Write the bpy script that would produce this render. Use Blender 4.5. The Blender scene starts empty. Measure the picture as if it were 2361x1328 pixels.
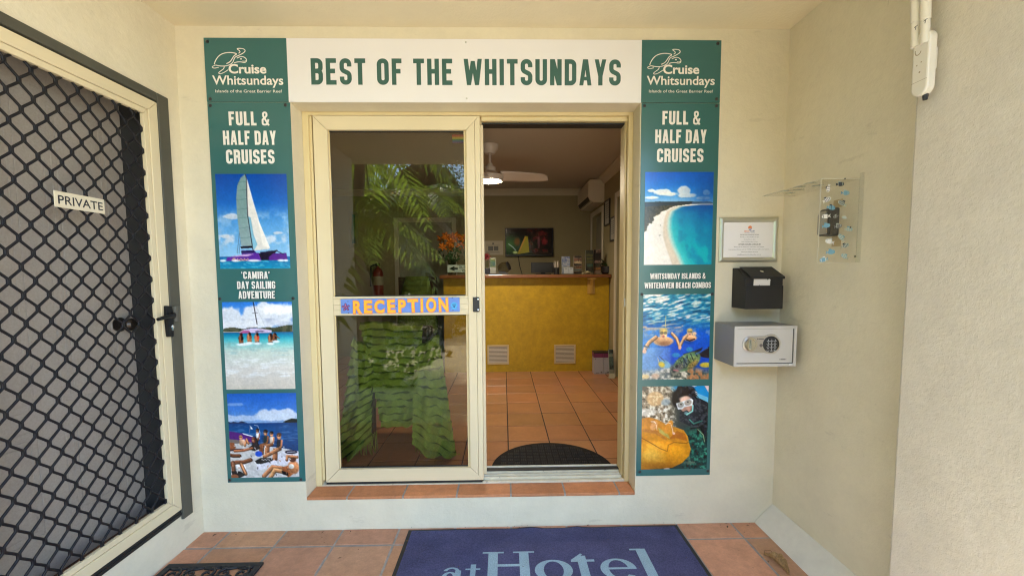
import bpy, bmesh, math, random
import numpy as np
from mathutils import Vector, Matrix
random.seed(7)
rng = np.random.default_rng(11)
R = math.radians
SC = bpy.context.scene
COL = SC.collection

# ------------------------------------------------------------------ camera
FPX, CX, CY, YAW, PITCH, ROLL = 952.6, 1180.5, 697.0, .0198, .0679, -.0061
CAM = np.array([0.0, -2.2688, 1.4363])
_cy, _sy, _cp, _sp = math.cos(YAW), math.sin(YAW), math.cos(PITCH), math.sin(PITCH)
FW = np.array([_sy*_cp, _cy*_cp, -_sp])
_r = np.array([_cy, -_sy, 0.0]); _u = np.cross(_r, FW)
RT = math.cos(ROLL)*_r + math.sin(ROLL)*_u
UP = -math.sin(ROLL)*_r + math.cos(ROLL)*_u
cam = bpy.data.cameras.new('camera')
camo = bpy.data.objects.new('camera', cam); COL.objects.link(camo)
camo.matrix_world = Matrix(((RT[0], UP[0], -FW[0], CAM[0]), (RT[1], UP[1], -FW[1], CAM[1]),
                            (RT[2], UP[2], -FW[2], CAM[2]), (0, 0, 0, 1)))
cam.sensor_width = 36.0
cam.lens = FPX/2361*36
cam.shift_y = (CY-664)/2361
cam.clip_start = .05; cam.clip_end = 2000
SC.camera = camo

def ray(u, v): return FW + (u-CX)/FPX*RT - (v-CY)/FPX*UP
def W(u, v, Y=0.0):            # picture point -> point on the plane y = Y
    d = ray(u, v); return CAM + d*((Y-CAM[1])/d[1])
def S(u, v, X):                # ... on the plane x = X
    d = ray(u, v); return CAM + d*((X-CAM[0])/d[0])
def H(u, v, Z):                # ... on the plane z = Z
    d = ray(u, v); return CAM + d*((Z-CAM[2])/d[2])

# ------------------------------------------------------------------ light
SUN_EL, SUN_AZ = 66.0, 205.0    # azimuth measured clockwise from +y; the sun stands in front of the porch
world = bpy.data.worlds.new('World'); SC.world = world; world.use_nodes = True
wn = world.node_tree.nodes; wl = world.node_tree.links
sky = wn.new('ShaderNodeTexSky'); sky.sky_type = 'NISHITA'; sky.sun_disc = False
sky.sun_elevation = R(SUN_EL); sky.sun_rotation = R(SUN_AZ)
sky.air_density = 1.0; sky.dust_density = .5; sky.ozone_density = 2.0
wl.new(sky.outputs[0], wn['Background'].inputs[0]); wn['Background'].inputs[1].default_value = .15
sl = bpy.data.lights.new('sun', 'SUN'); sl.energy = 2.1; sl.angle = R(.5); sl.color = (1, .93, .80)
so = bpy.data.objects.new('sun', sl); COL.objects.link(so)
sdir = Vector((math.sin(R(SUN_AZ))*math.cos(R(SUN_EL)), math.cos(R(SUN_AZ))*math.cos(R(SUN_EL)), math.sin(R(SUN_EL))))
so.rotation_euler = sdir.to_track_quat('Z', 'Y').to_euler()
vs = SC.view_settings
vs.view_transform = 'Standard'; vs.look = 'None'; vs.gamma = 1; vs.use_curve_mapping = False
vs.exposure = 3.06
SC.cycles.use_denoising = True
SC.cycles.max_bounces = 10; SC.cycles.diffuse_bounces = 6; SC.cycles.transparent_max_bounces = 12
SC.cycles.sample_clamp_indirect = 6.0; SC.cycles.filter_width = 1.15

# ------------------------------------------------------------------ helpers
def lin(c):
    return tuple(x/12.92 if x <= .04045 else ((x+.055)/1.055)**2.4 for x in c)
def s8(r, g, b): return lin((r/255, g/255, b/255))
MATS = {}
def mat(name, col=(.5, .5, .5), rough=.55, metal=0.0, bump=None, vary=None, attr=None, spec=.5, coat=0.0, emit=None, wear=None, stretch=None):
    if name in MATS: return MATS[name]
    m = bpy.data.materials.new(name); m.use_nodes = True; MATS[name] = m
    nt = m.node_tree; n = nt.nodes; l = nt.links; p = n['Principled BSDF']
    p.inputs['Base Color'].default_value = (*col, 1); p.inputs['Roughness'].default_value = rough
    p.inputs['Metallic'].default_value = metal; p.inputs['Specular IOR Level'].default_value = spec
    p.inputs['Coat Weight'].default_value = coat; p.inputs['Coat Roughness'].default_value = .06
    tc = n.new('ShaderNodeTexCoord'); src = tc.outputs['Object']
    if stretch:
        mp = n.new('ShaderNodeMapping'); mp.inputs['Scale'].default_value = stretch; l.new(src, mp.inputs[0]); src = mp.outputs[0]
    out = None
    if attr:
        a = n.new('ShaderNodeAttribute'); a.attribute_name = attr; out = a.outputs['Color']
    if vary:                                        # soft uneven colour: (scale, amount)
        for k, (sc_, am) in enumerate(vary):
            t = n.new('ShaderNodeTexNoise'); t.inputs['Scale'].default_value = sc_; t.inputs['Detail'].default_value = 6
            t.inputs['Roughness'].default_value = .62; l.new(src, t.inputs['Vector'])
            mr = n.new('ShaderNodeMapRange'); mr.inputs[1].default_value = .3; mr.inputs[2].default_value = .7
            mr.inputs[3].default_value = 1-am; mr.inputs[4].default_value = 1+am; l.new(t.outputs[0], mr.inputs[0])
            mx = n.new('ShaderNodeMix'); mx.data_type = 'RGBA'; mx.blend_type = 'MULTIPLY'; mx.inputs[0].default_value = 1
            if out: l.new(out, mx.inputs[6])
            else: mx.inputs[6].default_value = (*col, 1)
            l.new(mr.outputs[0], mx.inputs[7]); out = mx.outputs[2]
    for wr in (wear if isinstance(wear, list) else [wear] if wear else []):   # marks: (scale, threshold, colour, strength[, stretch])
        wsrc = src
        if len(wr) > 4:
            mp = n.new('ShaderNodeMapping'); mp.inputs['Scale'].default_value = wr[4]; l.new(tc.outputs['Object'], mp.inputs[0]); wsrc = mp.outputs[0]
        t = n.new('ShaderNodeTexNoise'); t.inputs['Scale'].default_value = wr[0]; t.inputs['Detail'].default_value = 8
        t.inputs['Roughness'].default_value = .7; l.new(wsrc, t.inputs['Vector'])
        mr = n.new('ShaderNodeMapRange'); mr.inputs[1].default_value = wr[1]; mr.inputs[2].default_value = wr[1]+.05
        mr.inputs[3].default_value = 0; mr.inputs[4].default_value = wr[3]; l.new(t.outputs[0], mr.inputs[0])
        mx = n.new('ShaderNodeMix'); mx.data_type = 'RGBA'; l.new(mr.outputs[0], mx.inputs[0])
        if out: l.new(out, mx.inputs[6])
        else: mx.inputs[6].default_value = (*col, 1)
        mx.inputs[7].default_value = (*wr[2], 1); out = mx.outputs[2]
    if out: l.new(out, p.inputs['Base Color'])
    if bump:                                        # list of (scale, distance)
        prev = None
        for sc_, dist in bump:
            t = n.new('ShaderNodeTexNoise'); t.inputs['Scale'].default_value = sc_; t.inputs['Detail'].default_value = 5
            t.inputs['Roughness'].default_value = .6; l.new(src, t.inputs['Vector'])
            b = n.new('ShaderNodeBump'); b.inputs['Strength'].default_value = 1; b.inputs['Distance'].default_value = dist
            l.new(t.outputs[0], b.inputs['Height'])
            if prev: l.new(prev, b.inputs['Normal'])
            prev = b.outputs[0]
        l.new(prev, p.inputs['Normal'])
    if emit:
        if attr and out: l.new(out, p.inputs['Emission Color'])
        else: p.inputs['Emission Color'].default_value = (*emit[0], 1)
        p.inputs['Emission Strength'].default_value = emit[1]
    return m

def glass(name, tint, refl, rough=0.0, base=.04):
    m = bpy.data.materials.new(name); m.use_nodes = True; MATS[name] = m
    nt = m.node_tree; n = nt.nodes; l = nt.links
    n.remove(n['Principled BSDF'])
    tr = n.new('ShaderNodeBsdfTransparent'); tr.inputs[0].default_value = (*tint, 1)
    gl = n.new('ShaderNodeBsdfGlossy'); gl.inputs['Roughness'].default_value = rough
    gl.inputs['Color'].default_value = (*refl, 1)
    lw = n.new('ShaderNodeLayerWeight'); lw.inputs[0].default_value = .5
    pw = n.new('ShaderNodeMath'); pw.operation = 'POWER'; pw.inputs[1].default_value = 5; l.new(lw.outputs['Facing'], pw.inputs[0])
    ad = n.new('ShaderNodeMath'); ad.operation = 'MULTIPLY_ADD'; ad.inputs[1].default_value = 1-base; ad.inputs[2].default_value = base; l.new(pw.outputs[0], ad.inputs[0])
    mx = n.new('ShaderNodeMixShader'); l.new(ad.outputs[0], mx.inputs[0]); l.new(tr.outputs[0], mx.inputs[1]); l.new(gl.outputs[0], mx.inputs[2])
    l.new(mx.outputs[0], n['Material Output'].inputs[0])
    return m

class Fr:
    """a local frame: o + x*r + y*u + n*(r x u)"""
    def __init__(s, o, r=(1, 0, 0), u=(0, 0, 1)):
        s.o = np.array(o, float); s.r = np.array(r, float); s.u = np.array(u, float); s.n = np.cross(s.r, s.u)
    def __call__(s, x, y, n=0.0): return tuple(s.o + x*s.r + y*s.u + n*s.n)
BACK = Fr((0, 0, 0), (1, 0, 0), (0, 0, 1))           # faces -y; n grows towards the viewer
def backplane(Y): return Fr((0, Y, 0), (1, 0, 0), (0, 0, 1))
def leftplane(X): return Fr((X, 0, 0), (0, 1, 0), (0, 0, 1))     # faces +x
def rightplane(X): return Fr((X, 0, 0), (0, -1, 0), (0, 0, 1))   # faces -x (x coordinate = -y)
def floorplane(Z): return Fr((0, 0, Z), (1, 0, 0), (0, 1, 0))    # faces +z

def leafmat(name, col, through, rough=.45, gl=.06):
    """a thin leaf: light comes through it from behind"""
    m = bpy.data.materials.new(name); m.use_nodes = True; MATS[name] = m
    nt = m.node_tree; n = nt.nodes; l = nt.links; n.remove(n['Principled BSDF'])
    tc = n.new('ShaderNodeTexCoord'); t = n.new('ShaderNodeTexNoise'); t.inputs['Scale'].default_value = 7; l.new(tc.outputs['Object'], t.inputs['Vector'])
    mr = n.new('ShaderNodeMapRange'); mr.inputs[1].default_value = .3; mr.inputs[2].default_value = .7; mr.inputs[3].default_value = .55; mr.inputs[4].default_value = 1.35; l.new(t.outputs[0], mr.inputs[0])
    def tint(c):
        mx = n.new('ShaderNodeMix'); mx.data_type = 'RGBA'; mx.blend_type = 'MULTIPLY'; mx.inputs[0].default_value = 1; mx.inputs[6].default_value = (*c, 1); l.new(mr.outputs[0], mx.inputs[7]); return mx.outputs[2]
    d = n.new('ShaderNodeBsdfDiffuse'); l.new(tint(col), d.inputs[0]); tr = n.new('ShaderNodeBsdfTranslucent'); l.new(tint(through), tr.inputs[0])
    g = n.new('ShaderNodeBsdfGlossy'); g.inputs['Roughness'].default_value = rough
    ad = n.new('ShaderNodeAddShader'); l.new(d.outputs[0], ad.inputs[0]); l.new(tr.outputs[0], ad.inputs[1])
    ms = n.new('ShaderNodeMixShader'); ms.inputs[0].default_value = gl; l.new(ad.outputs[0], ms.inputs[1]); l.new(g.outputs[0], ms.inputs[2]); l.new(ms.outputs[0], n['Material Output'].inputs[0])
    return m

class MB:
    def __init__(s): s.v = []; s.f = []; s.m = []; s.c = None
    def poly(s, pts, m=0):
        i = len(s.v); s.v += [tuple(p) for p in pts]; s.f.append(tuple(range(i, i+len(pts)))); s.m.append(m); return s
    def box(s, x0, x1, y0, y1, z0, z1, m=0, fr=None):
        P = (lambda a, b, c: fr(a, b, c)) if fr else (lambda a, b, c: (a, b, c))
        x0, x1 = min(x0, x1), max(x0, x1); y0, y1 = min(y0, y1), max(y0, y1); z0, z1 = min(z0, z1), max(z0, z1)
        i = len(s.v)
        s.v += [P(x0, y0, z0), P(x1, y0, z0), P(x1, y1, z0), P(x0, y1, z0), P(x0, y0, z1), P(x1, y0, z1), P(x1, y1, z1), P(x0, y1, z1)]
        for q in ((3, 2, 1, 0), (4, 5, 6, 7), (0, 1, 5, 4), (1, 2, 6, 5), (2, 3, 7, 6), (3, 0, 4, 7)):
            s.f.append(tuple(i+k for k in q)); s.m.append(m)
        return s
    def prism(s, pts2, fr, n0, n1, m=0, cap=True):     # pts2 counter-clockwise
        i = len(s.v); k = len(pts2)
        s.v += [fr(x, y, n0) for x, y in pts2] + [fr(x, y, n1) for x, y in pts2]
        for a in range(k):
            b = (a+1) % k; s.f.append((i+a, i+b, i+k+b, i+k+a)); s.m.append(m)
        if cap:
            s.f.append(tuple(i+k+a for a in range(k))); s.m.append(m)
            s.f.append(tuple(i+a for a in reversed(range(k)))); s.m.append(m)
        return s
    def tube(s, pts, r, n=8, m=0, closed=False, cap=True):
        pts = [np.array(p, float) for p in pts]; k = len(pts); rr = r if hasattr(r, '__len__') else [r]*k
        i0 = len(s.v); nrm = None
        for a in range(k):
            if closed: t = pts[(a+1) % k]-pts[a-1]
            else: t = pts[min(a+1, k-1)]-pts[max(a-1, 0)]
            t = t/(np.linalg.norm(t)+1e-12)
            if nrm is None:
                h = np.array([0, 0, 1.]) if abs(t[2]) < .9 else np.array([1., 0, 0]); nrm = np.cross(t, h)
            nrm = nrm-t*np.dot(nrm, t); nrm /= np.linalg.norm(nrm)+1e-12; b = np.cross(t, nrm)
            for j in range(n):
                an = 2*math.pi*j/n; s.v.append(tuple(pts[a]+rr[a]*(math.cos(an)*nrm+math.sin(an)*b)))
        for a in range(k if closed else k-1):
            a2 = (a+1) % k
            for j in range(n):
                j2 = (j+1) % n; s.f.append((i0+a*n+j, i0+a*n+j2, i0+a2*n+j2, i0+a2*n+j)); s.m.append(m)
        if cap and not closed:
            s.f.append(tuple(i0+j for j in reversed(range(n)))); s.m.append(m)
            s.f.append(tuple(i0+(k-1)*n+j for j in range(n))); s.m.append(m)
        return s
    def lathe(s, prof, o, ax=(0, 0, 1), n=24, m=0):   # prof: (radius, height along the axis)
        o = np.array(o, float); ax = np.array(ax, float); ax /= np.linalg.norm(ax)
        h = np.array([1., 0, 0]) if abs(ax[0]) < .9 else np.array([0, 1., 0])
        a = np.cross(ax, h); a /= np.linalg.norm(a); b = np.cross(ax, a); i0 = len(s.v)
        for r, z in prof:
            for j in range(n):
                t = 2*math.pi*j/n; s.v.append(tuple(o+ax*z+r*(math.cos(t)*a+math.sin(t)*b)))
        for k in range(len(prof)-1):
            for j in range(n):
                j2 = (j+1) % n; s.f.append((i0+k*n+j, i0+k*n+j2, i0+(k+1)*n+j2, i0+(k+1)*n+j)); s.m.append(m)
        if prof[0][0] > 1e-6: s.f.append(tuple(i0+j for j in reversed(range(n)))); s.m.append(m)
        if prof[-1][0] > 1e-6: s.f.append(tuple(i0+(len(prof)-1)*n+j for j in range(n))); s.m.append(m)
        return s
    def grid(s, fn, nu, nv, m=0):
        i0 = len(s.v)
        for b in range(nv+1):
            for a in range(nu+1): s.v.append(tuple(fn(a/nu, b/nv)))
        w = nu+1
        for b in range(nv):
            for a in range(nu):
                s.f.append((i0+b*w+a, i0+b*w+a+1, i0+(b+1)*w+a+1, i0+(b+1)*w+a)); s.m.append(m)
        return s
    def flat(s, fr, vs2, fs, n, m=0):                   # a flat 2-D mesh laid on a frame
        i = len(s.v); s.v += [fr(x, y, n) for x, y in vs2]
        for f in fs: s.f.append(tuple(i+k for k in f)); s.m.append(m)
        return s

ORG = {}
def tag(o, label=None, cat=None, group=None, kind=None):
    if label: o['label'] = label
    if cat: o['category'] = cat
    if group: o['group'] = group
    if kind: o['kind'] = kind
    return o
def thing(name, loc, label, cat, group=None):
    o = bpy.data.objects.new(name, None); COL.objects.link(o); o.location = loc; o.empty_display_size = .1
    ORG[o.name] = np.array(loc, float); return tag(o, label, cat, group)
def obj(name, mb, mats, parent=None, smooth=False, bevel=0, label=None, cat=None, group=None, kind=None, org=None, recalc=False):
    base = ORG[parent.name] if parent is not None else (np.array(org, float) if org is not None else np.zeros(3))
    me = bpy.data.meshes.new(name)
    v = np.array(mb.v, float)-base
    me.from_pydata([tuple(x) for x in v], [], mb.f)
    if not isinstance(mats, (list, tuple)): mats = [mats]
    for q in mats: me.materials.append(q)
    for p, k in zip(me.polygons, mb.m):
        p.material_index = k; p.use_smooth = bool(smooth)
    if mb.c is not None:
        ca = me.color_attributes.new('Col', 'FLOAT_COLOR', 'POINT')
        ca.data.foreach_set('color', np.asarray(mb.c, np.float32).ravel())
    if recalc:
        bm = bmesh.new(); bm.from_mesh(me); bmesh.ops.recalc_face_normals(bm, faces=bm.faces); bm.to_mesh(me); bm.free()
    me.update()
    o = bpy.data.objects.new(name, me); COL.objects.link(o)
    if parent is not None: o.parent = parent
    else: o.location = tuple(base)
    ORG[o.name] = base
    if bevel:
        b = o.modifiers.new('bevel', 'BEVEL'); b.width = bevel; b.segments = 2; b.limit_method = 'ANGLE'; b.angle_limit = R(40)
    if smooth == 'auto':
        w = o.modifiers.new('edge', 'EDGE_SPLIT'); w.split_angle = R(35)
    return tag(o, label, cat, group, kind)

# ------------------------------------------------------------------ lettering
_tc = {}
def text2d(body, bold=0.0, spacing=1.0):
    key = (body, bold, spacing)
    if key in _tc: return _tc[key]
    cu = bpy.data.curves.new('t', 'FONT'); cu.body = body; cu.size = 1; cu.offset = bold; cu.space_character = spacing
    cu.resolution_u = 5; cu.fill_mode = 'FRONT'
    ob = bpy.data.objects.new('t', cu); COL.objects.link(ob)
    dg = bpy.context.evaluated_depsgraph_get(); me = ob.evaluated_get(dg).to_mesh()
    vs2 = np.array([(v.co.x, v.co.y) for v in me.vertices]); fs = [tuple(p.vertices) for p in me.polygons]
    # keep faces pointing out of the plane
    out = []
    for f in fs:
        a = sum(vs2[f[i]][0]*vs2[f[(i+1) % len(f)]][1]-vs2[f[(i+1) % len(f)]][0]*vs2[f[i]][1] for i in range(len(f)))
        out.append(f if a > 0 else tuple(reversed(f)))
    ob.evaluated_get(dg).to_mesh_clear(); bpy.data.objects.remove(ob); bpy.data.curves.remove(cu)
    _tc[key] = (vs2, out); return _tc[key]
CAPH = .727                                                  # cap height of the built-in face at size 1
def put_text(mb, fr, body, x0, x1, y0, cap, n, m=0, bold=0.0, spacing=1.0):
    """set BODY between x0 and x1 with its baseline at y0 and capitals CAP high"""
    vs2, fs = text2d(body, bold, spacing)
    a, b = vs2[:, 0].min(), vs2[:, 0].max()
    p = np.stack([x0+(vs2[:, 0]-a)/(b-a)*(x1-x0), y0+vs2[:, 1]/CAPH*cap], 1)
    mb.flat(fr, p, fs, n, m)

def fillet(pts, r, closed=False, seg=7):
    pts = [np.array(p, float) for p in pts]; k = len(pts); out = []
    for i in range(k):
        if not closed and i in (0, k-1): out.append(pts[i]); continue
        a, b, c = pts[i-1], pts[i], pts[(i+1) % k]
        u = a-b; v = c-b; lu, lv = np.linalg.norm(u), np.linalg.norm(v)
        if lu < 1e-9 or lv < 1e-9: continue
        u, v = u/lu, v/lv; ang = math.acos(max(-1, min(1, float(u@v))))
        if ang > 3.1: out.append(b); continue
        fa = .5 if (closed or 0 < i-1) else 1.0; fc = .5 if (closed or i+1 < k-1) else 1.0
        t = min(r/math.tan(ang/2), lu*fa*.999, lv*fc*.999); rr = t*math.tan(ang/2)
        cen = b+(u+v)/np.linalg.norm(u+v)*math.hypot(rr, t)
        p0, p1 = b+u*t, b+v*t
        a0 = math.atan2(*(p0-cen)[::-1]); a1 = math.atan2(*(p1-cen)[::-1]); d = (a1-a0+math.pi) % (2*math.pi)-math.pi
        for q in range(seg+1): out.append(cen+rr*np.array([math.cos(a0+d*q/seg), math.sin(a0+d*q/seg)]))
    return out
def ribbon(pts, w, closed=False):
    """a flat strip of width w along pts: (verts, quads)"""
    pts = np.array(pts, float); k = len(pts); L = []; Rr = []
    for i in range(k):
        a = pts[i-1] if (closed or i > 0) else None; c = pts[(i+1) % k] if (closed or i < k-1) else None
        d1 = (pts[i]-a) if a is not None else None; d2 = (c-pts[i]) if c is not None else None
        if d1 is None: d1 = d2
        if d2 is None: d2 = d1
        d1 = d1/(np.linalg.norm(d1)+1e-12); d2 = d2/(np.linalg.norm(d2)+1e-12)
        n1 = np.array([-d1[1], d1[0]]); n2 = np.array([-d2[1], d2[0]]); mm = n1+n2; ln = np.linalg.norm(mm)
        mm = mm/ln if ln > 1e-6 else n1; h = w/2/max(.35, float(mm@n1))
        L.append(pts[i]+mm*h); Rr.append(pts[i]-mm*h)
    vs2 = np.array(L+Rr); q = []
    for i in range(k if closed else k-1):
        j = (i+1) % k; q.append((k+i, k+j, j, i))
    return vs2, q
def glyph(ch, w, s):
    """condensed sign-writer's capitals: lists of (verts, faces), cap height 1, width w, stroke s"""
    a = s/2; L, Rg, B, T, M = a, w-a, a, 1-a, .52; r = (w-s)/2+.001; q = r*.92; G = []
    def rib(p, rad=0, closed=False): G.append(ribbon(fillet(p, rad, closed) if rad else p, s, closed))
    def dia(x0, y0, x1, y1, k=1.08): G.append((np.array([(x0-a*k, y0), (x0+a*k, y0), (x1+a*k, y1), (x1-a*k, y1)]), [(0, 1, 2, 3)] if y1 > y0 else [(3, 2, 1, 0)]))
    st = lambda x, y0=0, y1=1: rib([(x, y0), (x, y1)])
    br = lambda y, x0, x1: rib([(x0, y), (x1, y)])
    if ch in 'BDPR':
        st(L)
        if ch == 'D': rib([(L, T), (Rg, T), (Rg, B), (L, B)], q)
        else:
            rib([(L, T), (Rg, T), (Rg, M), (L, M)], min(q, (T-M)/2))
            if ch == 'B': rib([(L, M), (Rg, M), (Rg, B), (L, B)], min(q, (M-B)/2))
            if ch == 'R': rib([(w*.52, M-.001), (Rg, M-.02), (Rg, 0)], (w*.2))
    elif ch in 'EFL':
        st(L)
        if ch != 'L': br(T, L, w*.97); br(M, L, w*.86)
        if ch != 'F': br(B, L, w*.97)
    elif ch == 'H': st(L); st(Rg); br(M, L, Rg)
    elif ch == 'I': st(a)
    elif ch == 'T': br(T, 0, w); st(w/2, 0, T)
    elif ch in 'OQ': rib([(L, B), (Rg, B), (Rg, T), (L, T)], q, True)
    elif ch == 'C': rib([(Rg, .64), (Rg, T), (L, T), (L, B), (Rg, B), (Rg, .36)], q)
    elif ch == 'G': rib([(Rg, .66), (Rg, T), (L, T), (L, B), (Rg, B), (Rg, .47), (w*.5, .47)], q*.9)
    elif ch == 'S': rib([(Rg, .69), (Rg, T), (L, T), (L, .56), (Rg, .42), (Rg, B), (L, B), (L, .31)], q)
    elif ch == 'U': rib([(L, 1), (L, B), (Rg, B), (Rg, 1)], q)
    elif ch == 'A': dia(a*.95, 0, w/2-a*.25, 1, .92); dia(w-a*.95, 0, w/2+a*.25, 1, .92); G.append((np.array([(w*.26, .19), (w*.74, .19), (w*.70, .19+s*.8), (w*.30, .19+s*.8)]), [(0, 1, 2, 3)]))
    elif ch == 'V': dia(w/2-a*.12, 0, a, 1); dia(w/2+a*.12, 0, w-a, 1)
    elif ch == 'Y': dia(w/2-a*.02, .34, a*.95, 1, .95); dia(w/2+a*.02, .34, w-a*.95, 1, .95); st(w/2, 0, .42)
    elif ch == 'N': st(L); st(Rg); dia(w-a*1.15, 0, a*1.15, 1)
    elif ch == 'M': st(L); st(Rg); dia(w/2, .12, a*1.1, 1, .95); dia(w/2, .12, w-a*1.1, 1, .95)
    elif ch == 'W': dia(w*.28, 0, a*.9, 1, .98); dia(w*.28, 0, w*.5, .92, .9); dia(w*.72, 0, w*.5, .92, .9); dia(w*.72, 0, w-a*.9, 1, .98)
    elif ch == '&':
        s = s*.72; rib([(w*1.0, .0), (w*.25, .67), (w*.22, T+.03), (w*.72, T+.03), (w*.72, .70), (w*.40, .53)], w*.22)
        rib([(w*.50, .58), (s/2, .42), (s/2, s/2), (w*.66, s/2), (w*.86, .26)], w*.2); rib([(w*.84, .22), (w*.97, .46)])
    elif ch in "'\u2018\u2019":
        sg = -1 if ch == '\u2018' else 1
        G.append((np.array([(0, .72), (s*.7, .72), (s*(.85 if sg > 0 else .55), 1), (s*.05, 1)]), [(0, 1, 2, 3)]))
    return G
GW = {'I': None, 'W': 1.52, 'M': 1.28, 'A': 1.06, 'V': 1.02, 'Y': 1.0, 'L': .84, 'F': .86, 'E': .9, 'T': .92, '&': 1.05}
def put_sign(mb, fr, body, x0, x1, y0, cap, n, m=0, w=.46, s=.17, gap=.10, sp=.26, wid=None):
    x = 0; items = []
    for ch in body:
        if ch == ' ': x += sp; continue
        gw = s if ch in "I" else (s*.8 if ch in "'\u2018\u2019" else w*GW.get(ch, 1.0)); items.append((ch, x, gw)); x += gw+gap
    tot = x-gap; k = (x1-x0)/tot
    for ch, gx, gw in items:
        for j, (vs2, fs) in enumerate(glyph(ch, gw, s)):
            p = np.stack([x0+(gx+vs2[:, 0])*k, y0+vs2[:, 1]*cap], 1)
            mb.flat(fr, p, fs, n+j*.00012, m)

# ------------------------------------------------------------------ printed pictures (painted on a fine vertex grid)
class Pic:
    """a little painter: x, y in 0..1 with y downwards, colours 0..255"""
    def __init__(s, w, h):
        s.w, s.h = w, h; s.a = np.zeros((h, w, 3)); ys, xs = np.mgrid[0:h, 0:w]; s.x = (xs+.5)/w; s.y = (ys+.5)/h
    def grad(s, stops, y0=0, y1=1, mask=None):
        t = [q[0] for q in stops]; g = np.stack([np.interp(s.y, t, [q[1][c] for q in stops]) for c in range(3)], -1)
        k = ((s.y >= y0) & (s.y <= y1)) if mask is None else mask; s.a[k] = g[k]
    def noise(s, fx, fy, seed=0, oct=4):
        r = np.random.default_rng(seed); out = np.zeros((s.h, s.w)); amp = 1; tot = 0
        for o in range(oct):
            nx, ny = int(fx*2**o)+2, int(fy*2**o)+2; g = r.random((ny+1, nx+1)); X = s.x*(nx-1); Y = s.y*(ny-1)
            i = X.astype(int); j = Y.astype(int); u = X-i; v = Y-j; u = u*u*(3-2*u); v = v*v*(3-2*v)
            out += amp*((g[j, i]*(1-u)+g[j, i+1]*u)*(1-v)+(g[j+1, i]*(1-u)+g[j+1, i+1]*u)*v); tot += amp; amp *= .55
        return out/tot
    def blend(s, mask, col):
        mask = np.clip(mask, 0, 1)[..., None]; s.a = s.a*(1-mask)+np.array(col, float)*mask
    def inside(s, pts, dx=0, dy=0):
        X, Y = s.x+dx, s.y+dy; k = np.zeros(X.shape, bool); n = len(pts)
        for i in range(n):
            (x0, y0), (x1, y1) = pts[i], pts[(i+1) % n]
            if y0 == y1: continue
            c = (y0 > Y) != (y1 > Y); k ^= c & (X < (x1-x0)*(Y-y0)/(y1-y0)+x0)
        return k
    def poly(s, pts, col, al=1.0):
        m = np.zeros(s.x.shape)
        for dx in (-.25, .25):
            for dy in (-.25, .25): m += s.inside(pts, dx/s.w, dy/s.h)
        s.blend(m/4*al, col)
    def ell(s, cx, cy, rx, ry, col, al=1.0, soft=.12, rot=0.0):
        X, Y = s.x-cx, (s.y-cy); c, q = math.cos(rot), math.sin(rot); asp = s.h/s.w
        U, V = X*c+Y*asp*q, (-X*q+Y*asp*c)/asp
        d = np.sqrt((U/rx)**2+(V/ry)**2); s.blend(np.clip((1-d)/soft+.5, 0, 1)*al, col)
    def line(s, pts, w, col, al=1.0):
        asp = s.h/s.w; d = np.full(s.x.shape, 9.)
        for (x0, y0), (x1, y1) in zip(pts, pts[1:]):
            vx, vy = x1-x0, (y1-y0)*asp; t = np.clip(((s.x-x0)*vx+(s.y-y0)*asp*vy)/(vx*vx+vy*vy+1e-12), 0, 1)
            d = np.minimum(d, np.hypot(s.x-x0-t*vx, (s.y-y0)*asp-t*vy))
        s.blend(np.clip((w/2-d)*s.w+.5, 0, 1)*al, col)
    def clouds(s, cx, cy, rx, ry, seed, col=(245, 246, 250), al=.95, th=.5):
        nz = s.noise(7, 7, seed, 5); d = 1-np.sqrt(((s.x-cx)/rx)**2+((s.y-cy)/ry)**2)
        s.blend(np.clip((d*1.1+nz-th-.25)*4, 0, 1)*al*(d > -.4), col)
    def finish(s, amt=.12, seed=1):
        n = s.noise(44, 52, seed, 3)-.5; m = s.noise(9, 11, seed+5, 4)-.5; h = s.noise(70, 84, seed+9, 2)-.5
        L = s.a.mean(-1); e_ = np.zeros_like(L); e_[1:-1, 1:-1] = (L[1:-1, 1:-1]-L[:-2, 2:])*.25
        s.a = s.a*(1+amt*(1.6*n+.9*m+1.1*h))[..., None]+np.stack([m*18, m*6, -m*14], -1)*amt*2+e_[..., None]
        b = s.a.copy(); b[1:-1, 1:-1] = s.a[1:-1, 1:-1]*.5+(s.a[:-2, 1:-1]+s.a[2:, 1:-1]+s.a[1:-1, :-2]+s.a[1:-1, 2:])*.125; s.a = b
        return s
    def linear(s):
        c = np.clip(s.a/255, 0, 1); return np.where(c <= .04045, c/12.92, ((c+.055)/1.055)**2.4)
def print_mb(pic, fr, x0, x1, y0, y1, n):
    mb = MB(); h, w = pic.h, pic.w
    xs = np.linspace(x0, x1, w); ys = np.linspace(y1, y0, h)
    for j in range(h):
        for i in range(w): mb.v.append(fr(xs[i], ys[j], n))
    for j in range(h-1):
        for i in range(w-1): mb.f.append((j*w+i, (j+1)*w+i, (j+1)*w+i+1, j*w+i+1)); mb.m.append(0)
    c = pic.linear().reshape(-1, 3); mb.c = np.concatenate([c, np.ones((len(c), 1))], 1); return mb
# ------------------------------------------------------------------ the printed photographs on the two poster panels
def zmap(x0, y0, w, h, sk=0.0):
    """pixel coordinates of an enlarged look at one print -> its own 0..1 coordinates (sk: lean of its sides)"""
    return lambda pts: [((x-x0-sk*(y-y0)/h)/w, (y-y0)/h) for x, y in pts]
SKIN, SKIN2, DARK = (196, 128, 84), (140, 82, 50), (40, 26, 24)

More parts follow.
